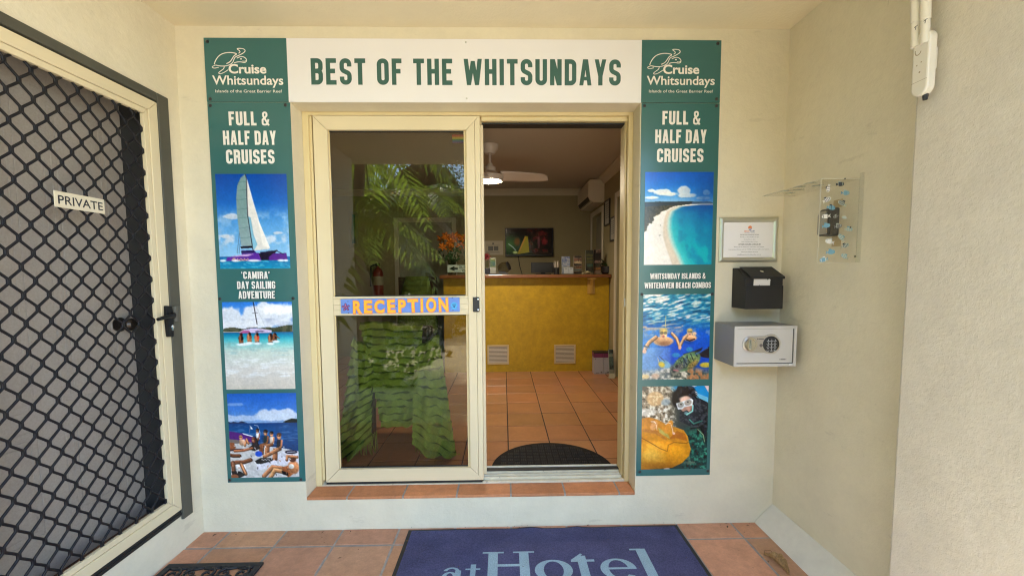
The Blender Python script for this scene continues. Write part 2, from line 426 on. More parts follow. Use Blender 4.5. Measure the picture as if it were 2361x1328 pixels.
def form(p, cx, cy, rx, ry, amt=.45, lx=.5, ly=-.6):
    """model a painted body part as printed in the photograph: light on one side, dark on the other"""
    u, v = (p.x-cx)/rx, (p.y-cy)/ry; k = np.clip((1-np.hypot(u, v))*3, 0, 1); p.a *= (1+amt*k*(u*lx+v*ly))[..., None]

def limb(p, pts, w, col):
    """an arm or leg as the printed photograph shows it: dark underside, lit upper edge"""
    o = lambda f: [(x-f*w*.5, y-f*w) for x, y in pts]
    p.line(pts, w, tuple(c*.42 for c in col)); p.line(o(.12), w*.78, tuple(c*.82 for c in col)); p.line(o(.24), w*.46, col); p.line(o(.32), w*.2, tuple(min(250, c*1.22+14) for c in col))

def pic_yacht():
    p = Pic(140, 176); z = zmap(95, 75, 573, 762, 30)
    p.grad([(0, (8, 70, 168)), (.3, (22, 100, 196)), (.5, (78, 152, 222)), (.87, (140, 196, 238))])
    n = p.noise(6, 9, 3, 5)
    p.blend(np.clip((n-.5)*4, 0, .75)*np.exp(-((p.y-.47)/.07)**2), (150, 190, 230))
    p.blend(np.clip((n-.5)*5, 0, .9)*np.exp(-((p.y-.68)/.09)**2), (205, 218, 236))
    for cx, cy, rx, ry, sd in ((.1, .655, .09, .03, 1), (.85, .62, .1, .025, 5), (.2, .44, .16, .04, 8)): p.clouds(cx, cy, rx, ry, sd, (214, 218, 228), .8)
    p.grad([(.87, (18, 92, 168)), (.9, (12, 112, 176)), (1, (20, 140, 184))], .872, 1)
    w = p.noise(14, 60, 5, 3); p.blend(np.clip((w-.58)*5, 0, .6)*(p.y > .885), (90, 190, 215))
    for a, b in ((270, 690), (285, 690)): p.line(z([(a-5, b+20), (a+18, 520)]), .006, (60, 80, 110))
    p.poly(z([(335, 78), (300, 108), (272, 168), (262, 270), (268, 400), (284, 540), (300, 652), (388, 648), (372, 500), (352, 380), (345, 110)]), (118, 152, 156))
    sh = p.inside(z([(335, 78), (300, 108), (272, 168), (262, 270), (268, 400), (284, 540), (300, 652), (388, 648), (372, 500), (352, 380), (345, 110)]))
    p.blend(sh*np.clip((p.y-.35)*1.6, 0, .75), (150, 172, 180))
    for yy in (135, 200, 275, 350, 420, 500, 580): p.line(z([(266+abs(yy-270)*.07, yy+10), (352+max(0, yy-380)*.12, yy)]), .005, (70, 110, 116), .8)
    p.poly(z([(344, 100), (352, 122), (400, 300), (450, 470), (532, 668), (520, 678), (392, 690), (380, 600), (352, 410)]), (226, 224, 222))
    p.poly(z([(352, 410), (378, 425), (400, 560), (430, 640), (400, 690), (380, 600)]), (110, 178, 214), .85)
    p.poly(z([(430, 420), (450, 470), (532, 668), (470, 650)]), (244, 240, 236), .8)
    p.line(z([(336, 78), (345, 112), (352, 400), (392, 680)]), .012, (40, 50, 66))
    p.poly(z([(292, 655), (388, 650), (390, 668), (296, 672)]), (28, 24, 40))
    p.poly(z([(300, 688), (400, 684), (425, 712), (300, 722)]), (66, 44, 130))
    p.line(z([(300, 700), (400, 697)]), .014, (20, 20, 50))
    p.poly(z([(172, 772), (186, 742), (250, 730), (440, 706), (455, 735), (458, 772)]), (88, 40, 156))
    p.poly(z([(200, 738), (300, 722), (400, 716), (350, 735)]), (205, 170, 220))
    p.poly(z([(440, 712), (520, 692), (590, 688), (520, 768), (460, 768)]), (26, 18, 44))
    p.poly(z([(520, 740), (560, 712), (664, 710), (673, 766), (522, 768)]), (84, 34, 140))
    p.line(z([(455, 705), (540, 700), (588, 688)]), .014, (30, 26, 60)); p.line(z([(580, 690), (640, 720)]), .01, (40, 34, 70))
    for k in range(9): p.ell(*z([(240+k*14, 756+(k % 2)*6)])[0], .009, .006, (226, 196, 120), .9, .5)     # the script name on the hull
    p.line(z([(222, 768), (232, 752), (250, 752)]), .008, (226, 196, 120)); p.line(z([(240, 772), (345, 766)]), .008, (230, 206, 150))
    for x, w_ in ((150, .045), (250, .05), (400, .09), (620, .05), (660, .03)): p.ell(*z([(x, 770)])[0], w_, .012, (240, 244, 250), .9, .6)
    return p.finish(.07, 2)

def pic_beach():
    p = Pic(150, 180); z = zmap(0, 38, 980, 1275, 30)
    p.grad([(0, (40, 120, 220)), (.15, (86, 150, 226)), (.31, (150, 186, 224))])
    for cx, cy, rx, ry, sd in ((.75, .12, .42, .16, 2), (.45, .16, .3, .12, 9), (.12, .17, .24, .13, 4), (.55, .24, .7, .07, 6), (.15, .27, .5, .05, 12)):
        p.clouds(cx, cy, rx, ry, sd, (226, 230, 240), .95, .42)
    p.clouds(.8, .1, .26, .09, 21, (250, 250, 252), .95, .45)
    p.blend(np.clip(p.noise(5, 12, 8)-.45, 0, 1)*2*(np.abs(p.y-.24) < .05), (150, 164, 196))
    hills = [(0, 430), (60, 412), (160, 405), (260, 425), (420, 432), (620, 408), (740, 412), (830, 392), (900, 380), (985, 380), (985, 480), (0, 482)]
    m = p.inside(z(hills)); n = p.noise(16, 20, 4, 4)
    p.blend(m, (86, 86, 64)); p.blend(m*np.clip((n-.45)*4, 0, 1), (52, 62, 44)); p.line(z([(0, 474), (300, 478)]), .012, (196, 186, 170))
    p.grad([(.345, (16, 92, 150)), (.38, (14, 136, 176)), (.43, (70, 182, 196)), (.5, (150, 208, 206)), (.56, (196, 212, 204)), (.75, (214, 212, 208)), (.9, (208, 202, 194)), (1, (204, 196, 186))], .347, 1)
    f = p.noise(6, 40, 17, 4); p.blend(np.clip((f-.5)*4, 0, .7)*np.clip((p.y-.45)*6, 0, 1)*(p.y < .86), (232, 236, 240))
    p.blend(np.clip((f-.56)*6, 0, .5)*((p.y > .46) & (p.y < .62)), (130, 180, 180))
    p.line(z([(438, 38), (484, 360)]), .013, (40, 36, 48)); p.line(z([(425, 206), (495, 198)]), .006, (60, 56, 66)); p.line(z([(450, 40), (610, 430)]), .004, (180, 190, 205))
    p.poly(z([(340, 412), (490, 385), (490, 410), (350, 425)]), (238, 236, 240)); p.poly(z([(330, 414), (490, 404), (488, 418), (340, 424)]), (60, 54, 70))
    p.poly(z([(240, 470), (300, 440), (420, 425), (560, 432), (690, 452), (684, 488), (240, 490)]), (206, 190, 226))
    p.poly(z([(225, 492), (290, 450), (380, 455), (380, 490)]), (178, 92, 150)); p.poly(z([(455, 462), (560, 458), (600, 470), (460, 478)]), (52, 40, 90))
    for x, y, h, c, t in ((255, 500, 150, SKIN2, DARK), (372, 492, 130, SKIN, SKIN2), (478, 495, 140, SKIN, (220, 70, 40)), (668, 508, 130, SKIN, (70, 44, 30)), (728, 500, 105, SKIN2, DARK)):
        p.ell(*z([(x, y+h*.62)])[0], .034, .042*h/140, c, 1, .3); p.ell(*z([(x, y+h*.42)])[0], .036, .03, t, 1, .3)
        p.ell(*z([(x+6, y+14)])[0], .021, .021, (48, 26, 22), 1, .3); p.ell(*z([(x-14, y+h*.45)])[0], .014, .04, c, 1, .4)
        p.poly(z([(x-30, y+h*.86), (x+36, y+h*.8), (x+32, y+h), (x-28, y+h*1.02)]), DARK if t != SKIN2 else SKIN2)
    p.line(z([(740, 530), (792, 568)]), .014, SKIN2)
    for x, y, r in ((260, 655, .07), (375, 635, .05), (482, 640, .05), (668, 645, .05), (745, 615, .05), (320, 650, .06)): p.ell(*z([(x, y)])[0], r, .016, (240, 246, 248), .9, .8)
    return p.finish(.08, 3)

def pic_deck():
    p = Pic(150, 180); z = zmap(-5, -335, 1390, 1580, 40)
    p.grad([(0, (28, 90, 190)), (.2, (60, 120, 206)), (.4, (150, 180, 216))])
    p.clouds(.75, .26, .5, .09, 3, (214, 222, 236), .9, .42); p.clouds(.2, .29, .5, .05, 8, (190, 206, 230), .8, .42); p.clouds(.1, .13, .2, .03, 5, (170, 190, 222), .5)
    p.grad([(.35, (24, 60, 118)), (.42, (20, 74, 136)), (.6, (16, 62, 122)), (.8, (14, 48, 100))], .35, 1)
    n = p.noise(5, 40, 9, 4); p.blend(np.clip((n-.55)*5, 0, .45)*(p.y > .37), (80, 130, 180))
    p.poly(z([(0, 180), (60, 205), (110, 185), (200, 205), (280, 180), (400, 215), (0, 220)]), (42, 50, 78))
    p.poly(z([(1100, 215), (1160, 180), (1280, 140), (1400, 150), (1400, 220)]), (30, 36, 34))
    p.poly(z([(0, 360), (300, 410), (520, 480), (500, 580), (0, 520)]), (84, 36, 118)); p.poly(z([(285, 400), (500, 462), (480, 475), (300, 425)]), (240, 240, 246))
    p.poly(z([(0, 510), (200, 530), (480, 580), (420, 620), (0, 610)]), (120, 108, 104))
    p.poly(z([(0, 610), (300, 590), (620, 640), (1080, 690), (1420, 760), (1420, 1260), (0, 1260)]), (206, 204, 204))
    p.poly(z([(560, 980), (900, 870), (1100, 760), (1420, 760), (1420, 1000), (1000, 1020), (560, 1110)]), (222, 220, 232))
    p.poly(z([(0, 690), (320, 690), (200, 720), (0, 745)]), (60, 44, 50))
    p.poly(z([(450, 265), (500, 330), (450, 330)]), (240, 240, 246)); p.line(z([(440, 260), (430, 400)]), .006, (120, 130, 150))
    p.line(z([(530, 255), (600, 270), (640, 400)]), .006, (200, 205, 215))
    def sit(x, y, sc, top, skin, hair, d=1):
        p.poly(z([(x-45*sc, y+250*sc), (x+55*sc, y+240*sc), (x+50*sc, y+90*sc), (x-40*sc, y+100*sc)]), top)
        p.ell(*z([(x, y+40*sc)])[0], .028*sc, .033*sc, skin, 1, .3); p.ell(*z([(x+4*sc, y+10*sc)])[0], .032*sc, .022*sc, hair, 1, .3)
        p.line(z([(x+50*sc, y+110*sc), (x+40*sc, y+200*sc), (x-30*sc, y+270*sc)]), .024*sc, skin)
        p.line(z([(x-20*sc, y+250*sc), (x-140*sc*d, y+270*sc), (x-170*sc*d, y+420*sc)]), .04*sc, skin); limb(p, z([(x+20*sc, y+260*sc), (x-90*sc*d, y+290*sc), (x-100*sc*d, y+430*sc)]), .036*sc, SKIN2)
    sit(590, 335, .75, (226, 228, 236), SKIN2, DARK, .4); sit(750, 365, 1, (40, 52, 54), SKIN2, DARK, .7); sit(870, 395, .9, (226, 206, 190), SKIN, DARK, .8); sit(1020, 430, 1.1, (28, 30, 52), SKIN, (74, 44, 30), .6)
    limb(p, z([(1000, 720), (860, 790), (720, 850)]), .05, SKIN)
    p.ell(*z([(250, 480)])[0], .026, .026, SKIN, 1, .3); p.poly(z([(220, 520), (330, 520), (320, 640), (220, 620)]), (226, 176, 140)); limb(p, z([(330, 640), (370, 520), (400, 600)]), .03, SKIN)
    p.poly(z([(470, 500), (560, 480), (640, 700), (520, 740), (380, 700), (480, 620)]), (34, 28, 34)); p.ell(*z([(505, 530)])[0], .03, .035, (120, 60, 40), 1, .3)
    limb(p, z([(480, 690), (300, 730), (120, 740)]), .034, (190, 110, 70)); p.poly(z([(20, 580), (110, 580), (150, 680), (30, 720)]), (150, 86, 54))
    p.ell(*z([(605, 795)])[0], .052, .034, (28, 76, 200), 1, .2)
    p.poly(z([(520, 930), (640, 870), (900, 880), (880, 930), (620, 995), (560, 980)]), (26, 24, 28))
    for k in range(6): p.ell(*z([(670+k*30, 905+(k % 2)*10)])[0], .008, .006, (235, 235, 240), .9, .5)
    limb(p, z([(0, 810), (100, 830), (220, 830)]), .05, (120, 70, 44)); limb(p, z([(0, 990), (160, 950), (300, 950), (440, 910)]), .056, (130, 76, 48))
    limb(p, z([(80, 960), (90, 1130)]), .06, (150, 90, 60)); limb(p, z([(250, 1000), (330, 1170)]), .05, SKIN); p.poly(z([(40, 1110), (220, 1120), (330, 1190), (200, 1250), (60, 1200)]), (24, 22, 26)); p.ell(*z([(100, 1220)])[0], .06, .03, SKIN2, 1, .3)
    limb(p, z([(700, 1220), (880, 1050), (1080, 1080)]), .06, SKIN); limb(p, z([(830, 1250), (920, 1110), (1080, 1140)]), .06, (220, 150, 96))
    p.poly(z([(1070, 1050), (1210, 1020), (1300, 1180), (1200, 1250), (1080, 1160)]), (150, 84, 46)); p.poly(z([(1060, 1120), (1180, 1150), (1200, 1220), (1080, 1190)]), (26, 24, 26))
    p.ell(*z([(1300, 1060)])[0], .085, .08, SKIN, 1, .25); p.ell(*z([(1260, 1040)])[0], .04, .03, (226, 220, 214), 1, .3); p.ell(*z([(1290, 900)])[0], .05, .04, (90, 50, 36), 1, .3)
    limb(p, z([(1170, 920), (1180, 850), (1380, 870)]), .04, SKIN); p.ell(*z([(1260, 770)])[0], .09, .024, (36, 30, 50), 1, .2); p.line(z([(1180, 770), (1340, 765)]), .008, (220, 220, 230))
    for cx, cy, rx, ry in ((590, 480, .06, .09), (750, 500, .07, .1), (870, 520, .06, .09), (1020, 560, .08, .11), (280, 570, .05, .06), (1300, 1060, .09, .08), (1140, 1120, .08, .06), (130, 1040, .07, .06), (500, 640, .1, .07), (280, 1090, .05, .08)): form(p, *z([(cx, cy)])[0], rx, ry, .55)
    for cx, cy in ((590, 375), (750, 405), (868, 432), (1020, 474), (250, 482), (505, 532)):
        x, y = z([(cx, cy)])[0]; p.ell(x-.008, y+.004, .012, .02, (226, 176, 136), .8, .7); p.line([(x-.02, y-.004), (x+.012, y-.004)], .009, (24, 18, 20))
    for q in range(26):
        x, y = z([(120+(q*331) % 1200, 640+(q*197) % 560)])[0]; p.ell(x, y, .012+.004*(q % 3), .006, ((236, 236, 240), (60, 56, 64), (180, 120, 84), (226, 222, 214))[q % 4], .8, .5, q)
    sh = p.noise(26, 34, 31, 4); low = np.clip((p.y-.5)*6, 0, 1); lum = p.a.mean(-1)
    p.blend(low*np.clip((sh-.58)*9, 0, .75)*(lum < 190)*.35, (44, 28, 26)); p.blend(low*np.clip((p.noise(12, 14, 41, 4)-.55)*5, 0, .35)*(lum >= 190), (150, 146, 150))
    return p.finish(.10, 4)

def pic_bay():
    p = Pic(150, 200); z = zmap(113, 72, 655, 886, -10)
    p.grad([(0, (2, 92, 214)), (.15, (16, 122, 232)), (.25, (70, 160, 240)), (.33, (150, 200, 244))])
    for cx, cy, rx, ry, sd in ((.27, .215, .16, .04, 3), (.3, .235, .2, .03, 6), (.56, .2, .12, .06, 2), (.62, .25, .18, .035, 10), (.1, .275, .12, .025, 5), (.9, .22, .06, .03, 7), (.85, .28, .14, .025, 8), (.1, .2, .06, .02, 4)):
        p.clouds(cx, cy, rx, ry, sd, (244, 248, 252), .95, .4)
    p.grad([(.32, (6, 74, 156)), (.36, (4, 92, 170)), (.45, (2, 140, 196)), (.6, (0, 168, 200)), (.8, (0, 176, 196)), (1, (20, 180, 196))], .335, 1)
    d = p.noise(5, 6, 3, 4); p.blend(np.clip((p.x-.45)*1.8, 0, 1)*np.clip(1.1-(p.y-.35)*2.2, 0, 1)*np.clip(d+.25, 0, 1), (2, 70, 160))
    p.blend(np.clip((d-.5)*4, 0, .6)*((p.x > .5) & (p.y > .5)), (8, 120, 176))
    t = np.clip((p.y-.345)/.655, 0, 1)
    shore = np.interp(p.y, [.345, .352, .37, .42, .5, .6, .7, .8, .9, 1], [1.0, .78, .52, .40, .36, .355, .38, .43, .50, .56])
    k = (p.y > .345)
    p.blend(k*np.clip((shore+.22-p.x)/.22, 0, 1)**1.5*np.clip(t*2.2, 0, 1), (90, 214, 216))
    p.blend(k*np.clip((shore+.06-p.x)/.07, 0, 1), (206, 226, 220)); p.blend(k*np.clip((shore-.02-p.x)/.03+.5, 0, 1), (226, 212, 196))
    dry = np.interp(p.y, [.345, .37, .42, .5, .6, .7, .8, .9, 1], [.9, .45, .33, .29, .275, .28, .32, .37, .42]); p.blend(k*np.clip((dry-p.x)/.02+.5, 0, 1), (246, 240, 236))
    veg = np.interp(p.y, [.32, .35, .37, .42, .48, .54, .58, .62, .66], [1.0, .62, .42, .26, .16, .1, .06, .04, -.05])+(p.noise(14, 24, 5, 3)-.5)*.07
    m = (p.y > .32)*np.clip((veg-p.x)/.012+.5, 0, 1)*(p.y < .66); n = p.noise(40, 60, 6, 3)
    p.blend(m, (78, 70, 48)); p.blend(m*np.clip((n-.46)*5, 0, 1), (52, 52, 34)); p.blend(m*np.clip((n-.6)*7, 0, 1)*(p.y > .44), (128, 104, 60))
    p.poly(z([(113, 360), (250, 352), (380, 354), (480, 350), (560, 352), (620, 362), (700, 352), (768, 365), (768, 378), (560, 378), (420, 386), (113, 400)]), (44, 56, 62))
    p.poly(z([(560, 360), (620, 364), (690, 354), (768, 366), (768, 374), (560, 376)]), (52, 84, 128))
    p.line(z([(560, 380), (768, 379)]), .008, (220, 226, 230))
    for x, y in ((262, 578), (252, 674), (262, 672)): p.ell(*z([(x, y)])[0], .008, .004, (110, 100, 96), .9, .5)
    return p.finish(.06, 5)

def pic_reef():
    p = Pic(150, 190); z = zmap(82, 0, 985, 1235, -14)
    p.grad([(0, (30, 130, 170)), (.3, (20, 120, 190)), (.45, (10, 90, 210)), (.75, (14, 70, 200)), (1, (30, 80, 150))])
    p.blend(np.clip((.42-p.x)*3, 0, .8)*(p.y > .4), (80, 150, 215))
    sl = p.y+.14*p.x; q = Pic(150, 190); q.y = sl*1.0; n = p.noise(7, 26, 2, 4)
    yy = np.clip(sl, 0, .999)
    def stripes(fx, fy, seed):
        r = np.random.default_rng(seed); g = r.random((fy+2, fx+2)); X = p.x*fx; Y = yy*fy+.6*np.sin(p.x*9+seed); Y = np.clip(Y, 0, fy); i = X.astype(int); j = Y.astype(int); u = X-i; v = Y-j; u = u*u*(3-2*u); v = v*v*(3-2*v)
        return (g[j, i]*(1-u)+g[j, i+1]*u)*(1-v)+(g[j+1, i]*(1-u)+g[j+1, i+1]*u)*v
    a = stripes(9, 60, 1)*.6+stripes(18, 90, 4)*.4; top = np.clip((.42-p.y)*8, 0, 1)
    p.blend(top*np.clip((a-.38)*3.5, 0, 1)*.8, (70, 170, 176)); p.blend(top*np.clip((a-.52)*6, 0, 1)*np.clip(1.25-p.y*2.2-np.clip(p.x-.55, 0, 1), .25, 1), (238, 236, 232)); p.blend(top*np.clip((.4-a)*6, 0, 1)*.8, (18, 72, 110))
    p.blend(np.clip((a-.45)*5, 0, .9)*np.exp(-((p.y-.26-.02*p.x)/.025)**2)*(p.x > .45), (236, 226, 232))
    p.blend(np.clip((a-.42)*5, 0, .8)*np.exp(-((p.y-.38)/.05)**2)*(p.x < .6), (216, 176, 140))
    def person(cx, cy, s, band):
        p.ell(cx, cy+.1*s, .15*s, .055*s, (224, 172, 124), 1, .25); p.ell(cx+.02*s, cy+.13*s, .08*s, .03*s, (176, 112, 76), .6, .6)
        p.ell(cx, cy+.02*s, .055*s, .052*s, (232, 184, 140), 1, .3); p.ell(cx, cy-.02*s, .06*s, .035*s, (222, 190, 96), .9, .5)
        p.ell(cx-.026*s, cy+.005*s, .026*s, .017*s, (110, 104, 84), 1, .3); p.ell(cx+.026*s, cy+.005*s, .026*s, .017*s, (110, 104, 84), 1, .3); p.ell(cx, cy+.045*s, .02*s, .013*s, (196, 110, 100), 1, .4)
        if band: p.line([(cx-.07*s, cy+.13*s), (cx, cy+.15*s), (cx+.1*s, cy+.12*s)], .025*s, (20, 22, 40))
    person(.31, .445, 1.0, False); person(.70, .437, .72, True)
    limb(p, [(.20, .5), (.10, .56), (.05, .62), (.03, .66)], .055, (222, 168, 120)); p.ell(.03, .665, .03, .024, (226, 170, 130)); p.line([(.02, .6), (.1, .62)], .022, (70, 100, 130))
    limb(p, [(.44, .46), (.51, .52), (.55, .60)], .05, (222, 168, 120)); limb(p, [(.66, .48), (.60, .54), (.565, .60)], .04, (226, 172, 124)); p.ell(.555, .62, .024, .028, (230, 176, 140))
    p.ell(.77, .46, .03, .02, (232, 190, 150)); p.line([(.335, .38), (.34, .25)], .008, (230, 214, 120))
    nz = p.noise(22, 28, 8, 4); reef = np.clip((p.y-.83-.08*np.sin(p.x*7+1)*.5)*14, 0, 1)
    p.blend(reef, (128, 128, 112)); p.blend(reef*np.clip((nz-.5)*7, 0, 1), (214, 206, 190)); p.blend(reef*np.clip((.44-nz)*7, 0, 1), (52, 62, 60))
    p.blend(np.clip(reef*(p.x > .68)*(nz > .45), 0, 1)*.8, (176, 110, 62)); p.ell(.95, .83, .09, .03, (196, 180, 60), 1, .3); p.ell(.05, .96, .06, .025, (226, 190, 110), 1, .4); p.ell(.2, .955, .06, .03, (196, 150, 110), .9, .5)
    p.blend(np.clip((.45-p.x)*6, 0, .3)*(p.y > .62), (190, 200, 220))
    for cx, cy, r in ((.7, .645, .05), (.5, .71, .06)): p.ell(cx, cy, r, .026, (40, 140, 200), .9, .4)
    p.ell(.34, .815, .09, .042, (120, 170, 200), 1, .3, .5); p.ell(.29, .82, .05, .03, (220, 196, 70), 1, .5, .5); p.poly([(.25, .77), (.22, .72), (.24, .80)], (180, 190, 190)); p.line([(.25, .72), (.33, .78)], .008, (60, 70, 80))
    p.poly([(.83, .71), (.97, .62), (1, .61), (1, .75), (.9, .74)], (34, 26, 36)); p.poly([(.6, .70), (.78, .66), (.9, .62), (.86, .69), (.7, .74)], (30, 32, 40))
    p.ell(.67, .79, .215, .092, (88, 124, 86), 1, .12, -.5); p.ell(.74, .79, .12, .05, (120, 130, 66), .8, .6, -.5); p.ell(.76, .825, .09, .03, (176, 130, 60), .8, .7, -.7)
    p.ell(.55, .855, .08, .04, (110, 100, 110), .85, .7, -.4); p.ell(.645, .80, .035, .06, (70, 86, 120), .8, .5)
    for x0, y0, x1, y1 in ((.55, .755, .60, .81), (.60, .735, .66, .82), (.66, .715, .70, .80), (.72, .70, .76, .77), (.79, .69, .82, .73)): p.line([(x0, y0), (x1, y1)], .016, (30, 40, 48), .9)
    p.ell(.515, .845, .022, .018, (20, 24, 40)); p.line([(.47, .885), (.54, .895)], .014, (206, 110, 120)); p.line([(.80, .70), (.97, .63)], .02, (60, 110, 200), .7)
    form(p, .31, .53, .16, .07, .5, .2, -.7); form(p, .70, .53, .12, .06, .5, .2, -.7); form(p, .67, .79, .22, .1, .45, .1, -.9); form(p, .31, .465, .06, .055, .4)
    sc = p.noise(60, 70, 51, 2); fishm = np.clip((1-np.hypot((p.x-.67)/.2, (p.y-.79)/.09))*4, 0, 1); p.blend(fishm*np.clip((sc-.55)*5, 0, .6), (40, 56, 60)); p.blend(fishm*np.clip((.42-sc)*5, 0, .5), (170, 176, 120))
    ca = p.noise(20, 26, 55, 3); p.blend(np.clip((p.y-.36)*9, 0, 1)*np.clip((.52-p.y)*9, 0, 1)*np.clip((ca-.52)*6, 0, .6), (240, 214, 176))
    return p.finish(.15, 6)

def pic_diver():
    p = Pic(150, 190); z = zmap(65, 62, 945, 1185, -12)
    p.grad([(0, (60, 62, 58)), (.4, (56, 64, 62)), (1, (30, 60, 58))])
    p.poly(z([(430, 62), (1012, 62), (1005, 320), (800, 240), (560, 200)]), (18, 140, 214)); p.poly(z([(760, 62), (840, 62), (800, 80)]), (226, 226, 236)); p.poly(z([(945, 62), (1012, 62), (1005, 160)]), (232, 208, 212))
    n = p.noise(26, 32, 3, 4); m = p.noise(10, 12, 5, 4)
    lt = np.clip((.55-p.x)*5, 0, 1)*(p.y < .5)
    p.blend(lt, (150, 132, 108)); p.blend(lt*np.clip((n-.5)*6, 0, 1), (224, 214, 192)); p.blend(lt*np.clip((.43-n)*7, 0, 1), (66, 60, 50))
    p.ell(*z([(250, 240)])[0], .125, .085, (204, 164, 116), 1, .2); p.blend(np.clip((n-.52)*5, 0, .6)*np.clip(1-(((p.x-.2)/.13)**2+((p.y-.15)/.09)**2), 0, 1)*3, (232, 206, 160))
    p.ell(*z([(120, 430)])[0], .16, .045, (208, 202, 190), .9, .5); p.ell(*z([(95, 95)])[0], .06, .025, (90, 84, 76), 1, .4); p.ell(*z([(400, 290)])[0], .07, .04, (140, 160, 176), .7, .5)
    p.blend(lt*np.clip((n-.55)*8, 0, 1)*(p.y > .25), (236, 232, 222))
    rt = np.clip((p.x-.55)*6, 0, 1)*np.clip((p.y-.45)*8, 0, 1)
    p.blend(rt, (24, 62, 60)); p.blend(rt*np.clip((n-.48)*5, 0, 1)*np.clip((p.x-.6)*4, .3, 1), (52, 150, 124)); p.blend(rt*np.clip((.42-n)*8, 0, 1), (16, 28, 30)); p.blend(rt*np.clip((m-.6)*8, 0, .6)*(p.y > .75), (120, 140, 116))
    p.poly(z([(760, 230), (860, 200), (1000, 300), (990, 800), (930, 760), (900, 640), (760, 640), (600, 560), (600, 440), (720, 330)]), (32, 36, 44))
    p.poly(z([(760, 140), (800, 150), (1000, 230), (1000, 300), (880, 240), (770, 210)]), (110, 190, 226)); p.ell(*z([(800, 180)])[0], .05, .04, (220, 226, 236), 1, .3)
    for cx, cy, rx, ry in ((630, 185, .14, .075), (560, 260, .075, .09), (700, 130, .12, .06), (740, 220, .1, .07), (600, 110, .05, .05)): p.ell(*z([(cx, cy)])[0], rx, ry, (20, 16, 18), .97, .3)
    r_ = np.random.default_rng(3)
    for q in range(60):
        t = r_.uniform(-2.9, .2); rr = r_.uniform(.10, .22); x0, y0 = z([(660, 250)])[0]; p.line([(x0+.09*math.cos(t), y0+.07*math.sin(t)), (x0+rr*.8*math.cos(t+.25), y0+rr*.75*math.sin(t+.25)), (x0+rr*math.cos(t+.5), y0+rr*.82*math.sin(t+.5))], .007, (16+q % 3*16, 13+q % 3*12, 14+q % 3*12))
    p.ell(*z([(690, 320)])[0], .098, .098, (206, 164, 142), 1, .2); p.ell(*z([(655, 250)])[0], .07, .03, (226, 190, 170), .8, .6); p.ell(*z([(740, 390)])[0], .04, .05, (150, 104, 90), .7, .7); p.ell(*z([(690, 390)])[0], .06, .045, (196, 146, 126), 1, .4)
    p.poly(z([(545, 310), (760, 240), (790, 265), (775, 340), (660, 365), (640, 390), (575, 396)]), (222, 226, 232)); p.ell(*z([(612, 330)])[0], .048, .034, (150, 150, 144), 1, .25, -.3); p.ell(*z([(715, 300)])[0], .055, .034, (170, 160, 148), 1, .25, -.3)
    p.ell(*z([(615, 322)])[0], .014, .01, (60, 44, 38)); p.ell(*z([(712, 290)])[0], .014, .01, (60, 44, 38))
    p.poly(z([(640, 430), (700, 405), (760, 460), (700, 510), (640, 500)]), (30, 40, 46)); p.ell(*z([(690, 450)])[0], .03, .018, (110, 150, 160), .9, .5)
    p.line(z([(785, 340), (780, 420), (700, 470)]), .02, (130, 200, 196)); p.line(z([(740, 540), (800, 600), (920, 560)]), .02, (60, 130, 120)); p.line(z([(770, 660), (900, 650), (960, 800)]), .02, (14, 18, 22)); p.line(z([(860, 680), (940, 760), (960, 860)]), .008, (180, 220, 160))
    body = [(62, 520), (160, 500), (280, 530), (420, 610), (560, 650), (660, 690), (720, 780), (735, 860), (765, 960), (740, 1060), (640, 1160), (500, 1225), (300, 1240), (52, 1250), (52, 520)]
    k = p.inside(z(body)); p.poly(z(body), (214, 140, 20)); u = p.noise(6, 7, 9, 3)
    p.blend(k*np.clip(1-np.hypot((p.x-.14)/.3, (p.y-.83)/.2), 0, 1)*1.2, (240, 186, 70)); p.blend(k*np.clip(1-np.hypot((p.x-.52)/.22, (p.y-.8)/.16), 0, 1)*.9, (236, 160, 20)); p.blend(k*np.clip((p.y-.9)*8, 0, .6), (150, 88, 14)); p.blend(k*np.clip((.55-p.y)*6, 0, .5), (196, 120, 40)); p.blend(k*np.clip((u-.5)*2, 0, .4), (186, 112, 16))
    p.line(z([(62, 790), (200, 870), (330, 950), (420, 985)]), .012, (120, 66, 8), .9); p.line(z([(430, 985), (440, 900), (520, 862), (700, 880), (725, 860)]), .012, (130, 72, 10), .9)
    p.poly(z([(440, 820), (560, 700), (680, 740), (715, 850), (560, 800)]), (176, 92, 16), .8); p.poly(z([(70, 660), (280, 690), (430, 820), (400, 830), (260, 740), (70, 700)]), (176, 104, 40), .7)
    for q in range(16):
        x = 300+q*9.5; p.line(z([(x, 650+q*7), (x+20, 720+q*6)]), .008, (150, 160, 70) if q % 2 else (196, 190, 120), .9)
    p.ell(*z([(445, 640)])[0], .05, .085, (226, 146, 40), 1, .2, .45); p.line(z([(395, 605), (440, 580), (470, 592)]), .010, (244, 226, 206)); p.line(z([(480, 610), (500, 680), (508, 735)]), .012, (240, 206, 170)); p.ell(*z([(520, 735)])[0], .02, .014, (236, 190, 170))
    p.ell(*z([(235, 620)])[0], .05, .06, (226, 160, 100), .9, .3, .5); p.line(z([(195, 562), (240, 562), (262, 590)]), .012, (246, 230, 214)); p.line(z([(270, 610), (278, 680)]), .011, (240, 206, 176))
    p.ell(*z([(425, 1245)])[0], .05, .012, (224, 216, 214), 1, .4)
    form(p, *z([(690, 320)])[0], .13, .12, .35, -.5, -.5); form(p, *z([(850, 500)])[0], .2, .25, .5, -.6, -.5)
    dk = p.noise(30, 36, 61, 4); lum = p.a.mean(-1); p.blend(np.clip((p.x-.5)*8, 0, 1)*(p.y < .5)*(lum < 50)*np.clip((dk-.52)*6, 0, .5), (84, 92, 104))
